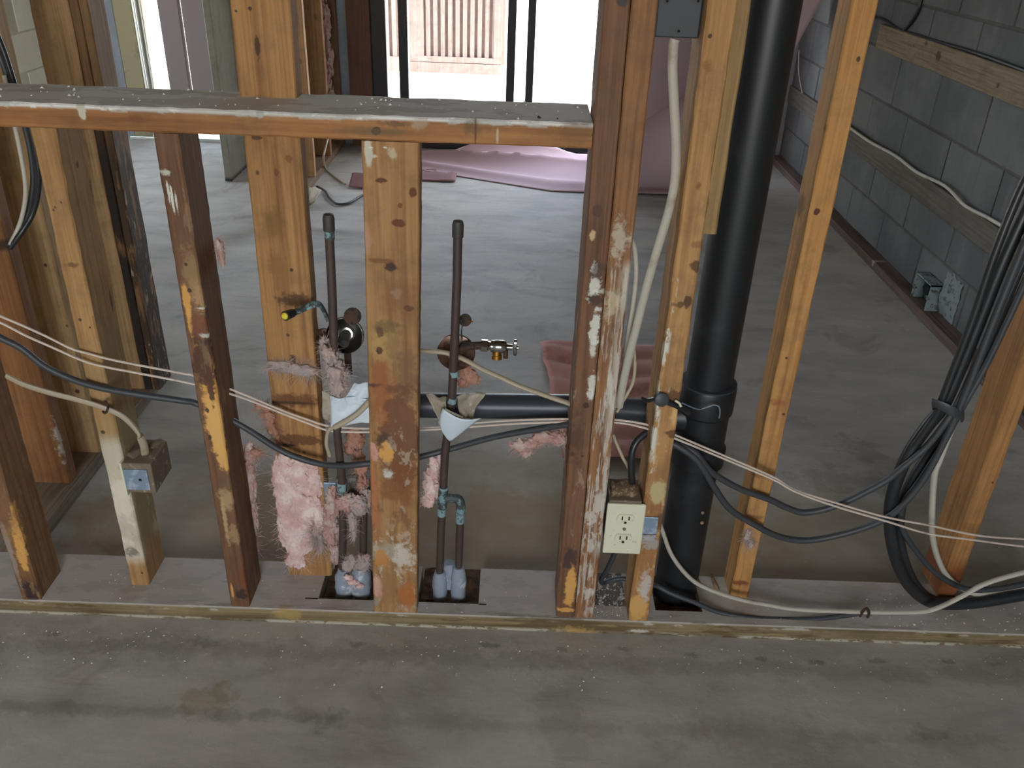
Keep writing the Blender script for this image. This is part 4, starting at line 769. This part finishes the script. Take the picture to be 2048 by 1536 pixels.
cable('white cable lying along the bottom plate from the outlet stud to the right',
  [(1316, 1040, 1.375), (1325, 1062, 1.372), (1343, 1109, 1.366), (1375, 1151, 1.36), (1408, 1174, 1.355), (1473, 1197, 1.348), (1538, 1210, 1.342), (1602, 1219, 1.338), (1737, 1224, 1.334), (1832, 1224, 1.332), (1872, 1217, 1.330), (1923, 1193, 1.328), (1974, 1166, 1.327), (2048, 1145, 1.328), (2120, 1130, 1.33)], .0056, M_wcab, flat=.8)
cable('black cable looping from under the outlet and along the front of the bottom plate',
  [(1236, 1085, 1.345), (1230, 1106, 1.348), (1213, 1142, 1.362), (1203, 1158, 1.375), (1206, 1166, 1.392), (1224, 1160, 1.402), (1242, 1157, 1.402), (1262, 1160, 1.396), (1290, 1166, 1.375), (1314, 1172, 1.358), (1343, 1187, 1.347), (1392, 1206, 1.340), (1440, 1225, 1.334), (1506, 1236, 1.328), (1571, 1239, 1.328), (1620, 1239, 1.328), (1669, 1234, 1.33), (1717, 1227, 1.334), (1728, 1224, 1.335)], .0052, M_bcab)
tag(MB().tube(spline(pix([(1720, 1232, 1.335), (1726, 1222, 1.326), (1734, 1217, 1.322), (1738, 1226, 1.327), (1735, 1234, 1.335)]), 5), .003, 8).build('cable_staple', M_rust, loc=P(1730, 1225, 1.33), smooth=True), 'rusty staple over the cables on the bottom plate', 'staple')
cable('pale flat cable hanging from the steel box down to the doubled studs',
  [(1350, 78, 1.345), (1347, 90, 1.345), (1345, 137, 1.345), (1348, 205, 1.345), (1352, 291, 1.345), (1350, 359, 1.345), (1338, 420, 1.345), (1318, 488, 1.345), (1297, 560, 1.347), (1276, 642, 1.35), (1259, 709, 1.352), (1246, 768, 1.355), (1238, 815, 1.36)], .0072, plain('translucent_grey_sheath', lin(188, 182, 166), .5, nz=.1, col2=lin(160, 150, 130), thr=(.55, .7), sc2=16), flat=.55, wide=(1, 0, 0))
cable('thin grey cable clinging to the right side of the doubled studs',
  [(1262, 478, 1.375), (1269, 500, 1.375), (1272, 546, 1.375), (1266, 611, 1.375), (1258, 660, 1.375), (1249, 725, 1.375), (1240, 780, 1.378)], .0045, M_wcab)
cable('thin bare loop of cable beside the doubled studs above the drain branch',
  [(1262, 640, 1.385), (1268, 700, 1.385), (1270, 732, 1.385), (1266, 764, 1.382), (1255, 787, 1.378), (1243, 807, 1.372), (1234, 824, 1.37)], .0030, M_wcab2)
cable('short thin grey cable behind the stud gap above the outlet',
  [(1226, 868, 1.385), (1231, 882, 1.385), (1245, 914, 1.375), (1256, 934, 1.365), (1262, 960, 1.352)], .0032, M_wcab2)
cable('pale cable running behind the right capped pipe down to the doubled studs',
  [(800, 697, 1.37), (842, 701, 1.39), (894, 706, 1.400), (933, 721, 1.395), (966, 739, 1.39), (998, 753, 1.385), (1037, 771, 1.38), (1100, 794, 1.375), (1145, 809, 1.37)], .0058, M_wcab2, flat=.75)
cable('short cream cable across the white wrap beside the middle stud',
  [(750, 790, 1.352), (735, 808, 1.350), (708, 833, 1.349), (669, 855, 1.353)], .0050, M_wcab2)
cable('short cream cable end hanging down beside the left pipe',
  [(669, 853, 1.37), (657, 861, 1.372), (653, 887, 1.375), (660, 912, 1.38)], .0038, M_wcab2)
cable('grey-white cable arc hanging beside the far left stud', [(8, 150, 1.55), (20, 205, 1.55), (29, 249, 1.55), (40, 300, 1.55), (49, 353, 1.55), (51, 388, 1.55), (47, 420, 1.55), (38, 452, 1.545), (20, 490, 1.53)], .0040, M_wcab, group='cables at the left edge')
cable('outer black cable arc hanging beside the far left stud', [(-10, 60, 1.56), (10, 110, 1.56), (36, 190, 1.56), (58, 249, 1.56), (71, 300, 1.56), (78, 353, 1.56), (74, 397, 1.56), (63, 432, 1.555), (44, 463, 1.54), (20, 496, 1.53)], .0052, M_bcab2, group='cables at the left edge')
cable('inner black cable arc hanging beside the far left stud', [(-22, 62, 1.575), (2, 118, 1.575), (26, 190, 1.575), (48, 249, 1.575), (60, 300, 1.575), (66, 353, 1.575), (62, 397, 1.57), (54, 432, 1.565), (38, 460, 1.55), (16, 492, 1.54)], .0048, M_bcab, group='cables at the left edge')
# on the block wall
wx = 1.543
def wpt(l, X=wx): return [PX(a, b, X) for a, b in l]
cable('white cable tacked along the lower board on the block wall', wpt([(1640, 218), (1690, 249), (1739, 283), (1790, 311), (1835, 345), (1890, 372), (1930, 411), (1975, 435), (2010, 455), (2060, 480)]), .0062, M_wcab)
cable('black cable lying along the top edge of the upper wall board', wpt([(1742, 32), (1768, 40), (1800, 60), (1840, 72), (1870, 82), (1920, 96), (1975, 114), (2048, 141), (2110, 165)], 1.562), .0065, M_bcab2)
cable('black cable coming down the block wall to the upper board', wpt([(1850, -40), (1842, 0), (1836, 22), (1822, 45), (1808, 60)], 1.562), .0075, M_bcab2)
cable('thin grey cable hanging on the far block wall beside the stack', wpt([(1598, 100), (1597, 140), (1602, 175), (1607, 195)], 1.555), .003, M_wcab)

# ================================================================== insulation tufts
def tuft(label, blobs, mat, fibres=60, seed=1, cat='insulation', fl=.03, name='insulation_tuft', amp=.45, group='scraps of pink insulation'):
    """matted glass wool: noise-torn lumps with loose fibres, one mesh"""
    rnd = random.Random(seed); mb = MB(); base = blobs[0][0]
    for (c, r) in blobs:
        c = Vector(c); r = Vector(r)
        bm = bmesh.new(); bmesh.ops.create_icosphere(bm, subdivisions=4, radius=1.0)
        b = len(mb.v)
        for v in bm.verts:
            d = v.co.copy(); q = c + Vector((d.x*r.x, d.y*r.y, d.z*r.z)); s3 = Vector((seed*3.1,)*3)
            k = 1 + amp*mnoise.noise((q+s3)*40) + amp*.9*mnoise.noise((q+s3)*120) + amp*.7*mnoise.noise((q+s3)*330)
            mb.v.append(c + Vector((d.x*r.x, d.y*r.y, d.z*r.z))*max(.25, k))
        for f in bm.faces: mb.f.append([b+v.index for v in f.verts]); mb.m.append(0)
        bm.free()
    for i in range(fibres*4):
        c, r = rnd.choice(blobs); c = Vector(c)
        d = Vector((rnd.gauss(0,1), rnd.gauss(0,.6), rnd.gauss(0,1))).normalized(); p = c + Vector((d.x*r[0], d.y*r[1], d.z*r[2]))*rnd.uniform(.7, 1.0)
        l = rnd.uniform(.12, .8)**1.5*fl; e = d*l + Vector((rnd.uniform(-1,1), rnd.uniform(-.5,.5), rnd.uniform(-1.2,.5)))*l*.7
        mb.tube([p, p+e*.5+Vector((rnd.uniform(-1,1),0,rnd.uniform(-1,1)))*l*.2, p+e], [.00030, .00026, .00012], 3, cap=False)
    return tag(mb.build(name, mat, loc=base, smooth=70), label, cat, group)
def B(px, py, Y, rx, ry, rz): return (P(px, py, Y), (rx, ry, rz))
tuft('large pale pink insulation sheet stuck on the foot of the tall orange stud',
  [B(590, 950, 1.408, .036, .009, .045), B(600, 1010, 1.408, .040, .010, .06), B(612, 1060, 1.408, .036, .009, .05), B(582, 985, 1.408, .030, .010, .05), B(596, 1105, 1.408, .018, .008, .04), B(570, 925, 1.409, .018, .007, .03), B(640, 1040, 1.405, .012, .010, .05), B(572, 1055, 1.408, .020, .008, .06), B(628, 960, 1.408, .016, .007, .05), B(590, 1120, 1.408, .022, .007, .02), B(560, 960, 1.408, .014, .007, .05)], M_pink, 260, 11, amp=.32, fl=.035)
tuft('reddish pink insulation strip along the back of the third stud', [B(497, 960, 1.408, .014, .008, .05), B(503, 1030, 1.408, .012, .008, .05), B(490, 1000, 1.405, .014, .008, .06), B(500, 905, 1.408, .010, .006, .02), B(508, 1080, 1.408, .007, .006, .04)], M_pinkd, 120, 12, fl=.03)
tuft('orange-pink insulation shreds left of the tall orange stud', [B(523, 812, 1.40, .014, .008, .010), B(535, 830, 1.40, .014, .008, .012), B(541, 850, 1.40, .008, .006, .02), B(552, 872, 1.40, .006, .005, .012), B(513, 905, 1.40, .010, .004, .006)], M_pinko, 140, 13, fl=.035)
tuft('small pink tuft on the right edge of the third stud high up', [B(438, 492, 1.397, .007, .006, .015), B(443, 512, 1.397, .006, .006, .014)], M_pinkd, 60, 14, fl=.015)
tuft('wispy grey-pink veil lying across the front of the tall orange stud', [B(560, 728, 1.402, .022, .0018, .005), B(590, 738, 1.401, .030, .002, .010), B(615, 745, 1.400, .018, .002, .008), B(545, 735, 1.401, .018, .0015, .004)], M_pinkg, 160, 15, fl=.03)
tuft('grey dusty fluff matted round the left pipe below the chrome disc', [B(662, 710, 1.372, .014, .012, .020), B(668, 740, 1.372, .016, .014, .028), B(674, 770, 1.372, .015, .012, .022), B(650, 690, 1.39, .008, .008, .018), B(688, 748, 1.38, .010, .010, .012), B(686, 775, 1.372, .013, .010, .010)], M_pinkg, 220, 16, fl=.022)
tuft('pink insulation draped between the tall stud and the left pipe near the floor', [B(664, 1010, 1.395, .015, .010, .04), B(662, 1060, 1.395, .014, .010, .05), B(668, 1100, 1.39, .010, .010, .035), B(690, 1005, 1.372, .016, .012, .02)], M_pinkd, 180, 17, fl=.025)
tuft('grey fluff hanging on the left pipe legs just above the foam', [B(715, 1010, 1.372, .020, .012, .022), B(730, 1000, 1.385, .012, .010, .03), B(706, 1050, 1.365, .008, .007, .04), B(700, 1125, 1.362, .015, .010, .016), B(728, 1125, 1.36, .014, .010, .02)], M_pinkg, 200, 18, fl=.022)
tuft('bright pink scrap caught on the left pipe foam in the notch', [B(696, 1155, 1.355, .010, .004, .005), B(708, 1165, 1.355, .010, .004, .006), B(720, 1172, 1.354, .007, .004, .004)], M_pink, 50, 19, fl=.012)
tuft('pink insulation behind the middle stud on its left', [B(720, 930, 1.40, .014, .010, .03), B(726, 980, 1.40, .010, .010, .04), B(708, 880, 1.41, .018, .008, .020), B(700, 895, 1.41, .012, .008, .016)], M_pinko, 120, 20, fl=.02)
tuft('pink insulation hanging beside the middle stud on its right', [B(868, 940, 1.395, .010, .008, .03), B(862, 975, 1.395, .016, .010, .035), B(855, 1000, 1.395, .014, .010, .014), B(880, 920, 1.40, .008, .006, .018)], M_pink, 130, 21, fl=.018)
tuft('brownish pink wad behind the right capped pipe', [B(935, 745, 1.43, .016, .008, .014), B(946, 757, 1.43, .014, .008, .012), B(928, 765, 1.43, .012, .008, .010)], M_pinko, 80, 22, fl=.014)
tuft('pale pink insulation dangling under the grey cable beside the doubled studs', [B(1040, 890, 1.39, .020, .010, .014), B(1065, 885, 1.39, .020, .010, .012), B(1095, 875, 1.385, .024, .010, .012), B(1120, 878, 1.38, .016, .010, .014), B(1050, 903, 1.39, .010, .006, .010)], M_pinkd, 170, 23, fl=.02)
tuft('faint pale fluff low on the clean orange stud', [B(1494, 1072, 1.380, .007, .002, .018), B(1502, 1088, 1.380, .006, .002, .010)], M_pinkg, 70, 24, fl=.02)
tuft('stringy pale fibres at the foot of the tall orange stud', [B(632, 1065, 1.398, .008, .003, .02), B(640, 1085, 1.396, .006, .003, .02)], M_pinkg, 160, 25, fl=.045)
# flat piece of pink facing on the floor behind
def fp(u, v):
    x = .10 + .42*u + .05*(1-v); y = 1.93 + .68*v
    return (x + .015*mnoise.noise(Vector((v*4, 1, 0))), y + .02*mnoise.noise(Vector((u*4, 7, 0))), .012 + .012*abs(math.sin(v*19 + .8*math.sin(u*5))) + .01*mnoise.noise(Vector((u*5, v*7, 3))))
o = MB().grid(fp, 24, 44).build('insulation_batt', plain('pink_batt_facing', lin(206, 152, 140), .95, nz=.15, sc=14, col2=lin(176, 122, 112), thr=(.5, .66), sc2=9), loc=(.3, 2.2, 0), smooth=60, solid=.006, fix=False)
tag(o, 'rippled pink insulation batt lying flat on the floor behind the wall', 'insulation')

# ================================================================== far room: paper, doors, outside
M_rosin = plain('pink_rosin_paper', lin(198, 172, 176), .75, nz=.05, sc=6, spec=.25)
M_rosind = plain('dark_rosin_paper', lin(134, 92, 92), .8, nz=.1, sc=8)
def hp(u, v):   # long sheet lying crumpled at the patio door
    x = -.55 + 1.40*u
    fr = 4.72 - .32*min(1, u*1.9)
    bk = 5.00 + .12*min(1, max(0, u*3-.6))
    y = fr + (bk - fr)*v
    wob = mnoise.noise(Vector((u*2.2, v*1.2, 4)))
    ridge = .075*math.exp(-abs(v-.62-.10*u+.05*wob)/.10)*(.45+.55*math.sin(min(1, u*1.35+.12)*PI)) + .11*math.exp(-abs(v-.97+.10*abs(u-.35))/.10)*max(0, math.sin(u*5.5-.4)) + .02*math.exp(-((v-.28+.2*u)/.10)**2)
    return (x, y, .004 + .018*max(0, wob)*v + ridge + .015*max(0, math.sin(u*7+v*3))*v)
o = MB().grid(hp, 70, 46).build('paper_sheet', M_rosin, loc=(.1, 4.8, 0), smooth=80, solid=.0015, fix=False)
tag(o, 'long pink building paper lying crumpled on the floor at the glass door', 'paper')
def hang(u, v):   # sheet hanging at the right of the door, lower edge sloping up to the right
    z0 = .12 + .62*u - .07*u*u + .012*math.sin(u*9); z = z0 + (2.3 - z0)*v
    x = .40 + (1.011 + .127*min(1, v/.155))*u
    y = 4.80 - .06*math.sin(u*5.2+.6) - .05*math.exp(-v*6)*math.sin(u*8) + .20*v - .025*math.sin(v*6+u*3)
    return (x, y, z)
o = MB().grid(hang, 50, 40).build('paper_sheet', M_rosin, loc=(1.0, 4.85, 0), smooth=80, solid=.0015, fix=False)
tag(o, 'pink building paper hanging down behind the stack, lower edge cut on a slope', 'paper')
BPROF = spline([Vector((0, 4.44, .004)), Vector((0, 4.36, .07)), Vector((0, 4.38, .19)), Vector((0, 4.50, .29)), Vector((0, 4.70, .35)), Vector((0, 4.92, .40)), Vector((0, 5.10, .41))], 10)
def bulge(u, v):  # thick fold standing on the floor under the hanging sheet
    k = v*(len(BPROF)-1); i = min(int(k), len(BPROF)-2); q = BPROF[i].lerp(BPROF[i+1], k-i)
    return (.42 + .62*u, q.y + .05*u + .02*math.sin(u*6)*v, max(.004, q.z*(.80+.45*u) + .012*math.sin(u*8+v*3)*min(1, v*3)))
o = MB().grid(bulge, 24, 36).build('paper_sheet', M_rosin, loc=(.7, 4.7, 0), smooth=80, solid=.0015, fix=False)
tag(o, 'bulging curl of pink paper standing on the floor below the hanging sheet', 'paper')
tag(sheet('paper_scrap', [PZ(697, 374, .01), PZ(760, 378, .01), PZ(760, 348, .03), PZ(704, 346, .05)], crinkle(.02, 2, 8), M_rosind, None, 12, 12, .002), 'dark maroon paper scrap lying left of the crumpled sheet', 'paper')
tag(MB().grid(lambda u, v: (-.62+.30*u, 4.50+.22*v, .004+.01*mnoise.noise(Vector((u*4, v*3, 1)))+.004), 10, 8).build('paper_scrap', M_rosind, loc=(-.47, 4.6, 0), solid=.002, smooth=80, fix=False), 'dark maroon paper showing under the front edge of the crumpled sheet', 'paper')

# patio sliding door
M_frame = plain('black_door_frame', lin(44, 44, 46), .45, .2, nz=.1, sc=10)
def glass():
    s = N('window_glass'); t = s.n('ShaderNodeBsdfTransparent'); g = s.n('ShaderNodeBsdfGlossy'); g.inputs['Roughness'].default_value = .02
    fr = s.n('ShaderNodeFresnel'); fr.inputs[0].default_value = 1.45; mx = s.n('ShaderNodeMixShader')
    t.inputs[0].default_value = (.93, .95, .95, 1)
    s.t.links.new(fr.outputs[0], mx.inputs[0]); s.t.links.new(t.outputs[0], mx.inputs[1]); s.t.links.new(g.outputs[0], mx.inputs[2]); s.t.links.new(mx.outputs[0], s.out.inputs[0])
    return s.m
M_glass = glass()
d1 = empty('door_1', ((DX0+DX1)/2, 5.28, 0), kind='structure')
d1['label'] = 'black-framed sliding glass door onto the bright patio'
def bar(name, a, b, p, mat=None): MB().box(a, b).build(name, mat or M_frame, p, bevel=.003)
bar('jamb', (DX0, 5.22, 0), (-.763, 5.34, 2.12), d1); bar('jamb', (.945, 5.22, 0), (DX1, 5.34, 2.12), d1); bar('head', (DX0, 5.22, 2.05), (DX1, 5.34, 2.12), d1); bar('threshold', (DX0, 5.20, 0), (DX1, 5.36, .035), d1); bar('track', (DX0, 5.225, .035), (DX1, 5.245, .05), d1)
bar('stile', (-.697, 5.25, .05), (-.645, 5.285, 2.05), d1); bar('stile', (-.078, 5.25, .05), (-.030, 5.285, 2.05), d1); bar('rail', (-.645, 5.25, .05), (-.078, 5.285, .10), d1); bar('rail', (-.645, 5.25, 1.98), (-.078, 5.285, 2.05), d1)
bar('stile', (.035, 5.295, .05), (.080, 5.33, 2.05), d1); bar('stile', (.90, 5.295, .05), (.945, 5.33, 2.05), d1); bar('rail', (.08, 5.295, .05), (.90, 5.33, .10), d1); bar('rail', (.08, 5.295, 1.98), (.90, 5.33, 2.05), d1)
MB().box((-.645, 5.265, .10), (-.078, 5.270, 1.98)).build('pane', M_glass, d1)
# side room door: aluminium jamb, brown leaf
M_olive = plain('olive_painted_wood', lin(136, 126, 92), .7, nz=.12, sc=9, col2=lin(104, 90, 62), thr=(.56, .7), sc2=6)
M_alu = plain('bare_aluminium', lin(206, 208, 198), .3, .8, nz=.08, sc=14)
M_brown = plain('brown_door_leaf', lin(120, 106, 102), .65, nz=.1, sc=7)
d2 = empty('door_2', (-2.0, 5.25, 0), kind='structure'); d2['label'] = 'brown side door standing open in an aluminium frame'
bar('jamb_board', (-2.275, 5.20, 0), (-2.170, 5.33, 2.08), d2, M_olive); bar('metal_jamb', (-2.165, 5.19, 0), (-2.112, 5.33, 2.08), d2, M_alu); MB().tube([(-2.138, 5.185, .02), (-2.138, 5.185, 2.06)], .012, 12).build('bright_bead', M_alu, d2, smooth=True)
bar('door_leaf', (-2.040, 5.24, .14), (-1.925, 5.29, 2.06), d2, M_brown); bar('door_leaf', (-1.912, 5.25, .14), (-1.725, 5.30, 2.06), d2, M_brown)
bar('threshold', (-2.29, 5.16, 0), (-1.72, 5.34, .018), d2, M_alu)
# olive post in the doorway room
pst = wood('leaf_paint', lin(152, 149, 130), lin(132, 128, 110), lin(162, 159, 142), (-1.469, 4.71, .006), 2, 77, [('flake', (-BIG, -BIG, -1), (BIG, BIG, .022), (30, 30, 30), lin(30, 26, 22), .40, .95, .010)], .6, .1, .12)
plank('door_leaf', (-1.487, 4.362, .006), (-1.451, 5.06, 2.06), pst, 2, 'olive-grey painted door leaf standing open edge-on beyond the doorway', 'door', 30, .0004)
# debris near the row of studs
cable('thin cream cable hanging from the row of studs down to the floor', [PX(658, 268, -1.0), PX(650, 300, -1.0), PX(647, 318, -1.0), PZ(652, 338, .01), PZ(668, 352, .006), PZ(690, 368, .006)], .005, M_wcab2)
cable('thin dark cable curling on the floor by the row of studs', [PZ(634, 373, .01), PZ(650, 382, .008), PZ(658, 395, .008), PZ(672, 407, .008), PZ(690, 408, .008), PZ(706, 402, .008), PZ(724, 391, .008), PZ(745, 386, .008)], .006, M_cap)
tag(sheet('paper_scrap', [PZ(617, 412, .005), PZ(631, 402, .03), PZ(641, 380, .02), PZ(616, 372, .06)], crinkle(.03, 2.5, 5), plain('beige_scrap', lin(176, 166, 142), .9, nz=.15), None, 10, 10, .003), 'crumpled beige scrap on the floor at the foot of the stud row', 'paper')
tuft('dusty pink insulation filling the last bay of the stud row', [((-1.075, 5.05, .70), (.035, .05, .10)), ((-1.07, 5.05, .50), (.03, .05, .10)), ((-1.075, 5.05, .30), (.03, .05, .10)), ((-1.07, 5.06, .95), (.03, .05, .12))], M_pinkd, 40, 31)
tag(MB().box((-.98, 5.20, 0), (-.85, 5.245, 2.12)).build('door_casing', wood('casing_wood', lin(120, 84, 66), lin(88, 60, 44), lin(140, 100, 80), (-.915, 5.22, 0), 2, 81, [], .8)), 'dark brown casing board beside the black door frame', 'casing')

# outside
M_patio = plain('sunlit_patio_concrete', lin(232, 226, 214), .9, nz=.05, sc=2)
tag(MB().box((-14, YB+.1, -.25), (14, 40, -.03)).box((-14, -6, -.25), (XL-.01, YB+.1, -.03)).build('patio', M_patio), kind='structure')
M_gw = wood('gate_wood', lin(150, 130, 122), lin(126, 106, 98), lin(166, 146, 138), (-.6, 8, 0), 2, 91, [], .85, .8, .2)
gt = empty('wooden_gate', (-.62, 8.0, 0), 'pinkish-brown wooden slatted gate standing on the patio', 'gate')
for i in range(10):
    x = -.82 + i*.0635
    MB().box((x, 7.985, .09), (x+.036, 8.012, 1.9)).build('slat', M_gw, gt)
MB().box((-.97, 8.02, .05), (-.14, 8.035, 1.9)).build('backing_board', wood('gate_back_wood', lin(158, 132, 120), lin(136, 112, 100), lin(170, 144, 132), (-.6, 8, 0), 2, 93, [], .85), gt)  # backing nearly as light as the slats, glare haze put into its colour
MB().box((-.965, 7.975, .0), (-.84, 8.02, 1.9)).build('stile', M_gw, gt); MB().box((-.235, 7.975, .0), (-.165, 8.02, 1.9)).build('stile', M_gw, gt); MB().box((-.965, 7.97, .06), (-.165, 7.985, .105)).build('rail', M_gw, gt); MB().box((-.965, 7.965, -.03), (-.165, 8.03, .055)).build('kick_board', M_gw, gt)
gt2 = empty('wooden_gate', (-1.4, 8.0, 0), 'second slatted panel left of the wooden gate, seen behind the door stile', 'gate')
for i in range(9):
    x = -1.62 + i*.0635; MB().box((x, 7.985, .09), (x+.036, 8.012, 1.9)).build('slat', M_gw, gt2)
MB().box((-1.72, 8.02, .05), (-.99, 8.035, 1.9)).build('backing_board', M_gw, gt2); MB().box((-1.72, 7.965, -.03), (-.99, 8.03, .09)).build('kick_board', M_gw, gt2)

# ================================================================== small debris
M_earth = plain('brown_rubble_earth', lin(104, 76, 48), 1, nz=.3, sc=60, col2=lin(66, 46, 30), thr=(.45, .6), sc2=50, bs=.9)
for (a, b, lab) in ((-.373, -.264, 'brown dirt in the plate notch under the left pipe'), (-.170, -.048, 'brown dirt in the plate notch under the right pipe'), (.320, .413, 'brown dirt in the plate notch round the stack foot')):
    tag(MB().grid(lambda u, v: (a+(b-a)*u, 1.340+.145*v, .012*(1-v)+.012*max(0, mnoise.noise(Vector((u*7+a*9, v*7, 2))))-.001+.002), 20, 20).build('dirt_fill', M_earth, loc=((a+b)/2, 1.40, 0), smooth=40, fix=False), lab, 'dirt', kind='stuff')
M_crumb = plain('plaster_crumbs', lin(226, 222, 214), .9, nz=.05)
rnd = random.Random(5); mb = MB()
def crumb(c, r):
    b = [Vector((rnd.uniform(-1,1), rnd.uniform(-1,1), rnd.uniform(0,.8)))*r for _ in range(4)]
    s3 = [Vector((1,0,0)), Vector((-.5,.8,0)), Vector((-.5,-.8,0)), Vector((0,0,.9))]
    mb.add([c+s3[i]*r+b[i]*.4 for i in range(4)], [(0,1,2),(0,3,1),(1,3,2),(2,3,0)])
for i in range(230):
    px = rnd.uniform(0, 2048); py = 1245 + (px*.035) + abs(rnd.gauss(0, 55)); crumb(PZ(px, min(py, 1530), .0005), rnd.choice((.0010, .0013, .0016, .0024)))
for i in range(150):
    px = rnd.uniform(0, 2048); t = rnd.random(); py = 1140 + px*.033 + t*62; q = PZ(px, py, .0385)
    if 1.31 < q.y < 1.44 and not any(a < q.x < b and q.y > 1.335 for a, b in ((-.375, -.262), (-.172, -.046), (.318, .415))): crumb(q, rnd.choice((.0010, .0013, .002)))
for i in range(140):
    q = Vector((rnd.uniform(.190, .258), rnd.uniform(1.315, 1.44), .0385)); crumb(q, rnd.choice((.0010, .0014, .0019)))
for i in range(70):
    px = rnd.uniform(1700, 2048); q = PZ(px, rnd.uniform(1185, 1262), .0385)
    if 1.31 < q.y < 1.44: crumb(q, rnd.choice((.0012, .0018, .0028)))
tag(mb.build('plaster_crumbs', M_crumb), 'white plaster crumbs scattered over the slab and bottom plate', 'debris', kind='stuff')
mb = MB()
for i in range(120):
    q = Vector((rnd.uniform(-1.2, .1), rnd.uniform(1.312, 1.44), 1.0195)); crumb(q, rnd.choice((.0012, .0018, .003)))
tag(mb.build('plaster_crumbs', M_crumb), 'white plaster crumbs scattered along the grey sill', 'debris', kind='stuff')
tag(MB().tube(spline([P(1076, 233, 1.33), P(1085, 240, 1.33), P(1100, 243, 1.33), P(1117, 238, 1.33)], 5), .0035, 6, flat=.5).build('wood_splinter', M_rust, loc=P(1095, 240, 1.33)), 'dark curled splinter lying on the right end of the sill', 'debris')
tag(MB().grid(lambda u, v: (.19+.068*u, 1.345+.10*v, .0386+.003*mnoise.noise(Vector((u*6, v*6, 0)))), 12, 12).build('grit_pile', M_dirt, loc=(.22, 1.39, .038), smooth=60, fix=False), 'patch of white-flecked grit on the plate below the outlet', 'debris', kind='stuff')
# splintered block beside the stack foot
for k, (a, b, r, lab) in enumerate([(P(1408, 1195, 1.40), P(1395, 1160, 1.42), .009, 'pale splinter of wood standing at the foot of the stack'), (P(1447, 1215, 1.39), P(1425, 1155, 1.41), .010, 'brown wedge of wood leaning beside the clean orange stud')]):
    d = (b-a); u = Vector((1, .3, 0)).normalized()*r; n_ = Vector((0, 1, 0))*.012
    q = MB(); q.add([a-u, a+u, a+u+n_, a-u+n_, b-u*.4, b+u*.2, b+u*.2+n_, b-u*.4+n_], [(0,3,2,1),(4,5,6,7),(0,1,5,4),(1,2,6,5),(2,3,7,6),(3,0,4,7)])
    tag(q.build('wood_wedge', wood('wedge_wood_%d' % k, lin(150, 120, 84), lin(104, 80, 52), lin(170, 140, 100), a, 2, 60+k), loc=a), lab, 'wood wedge')
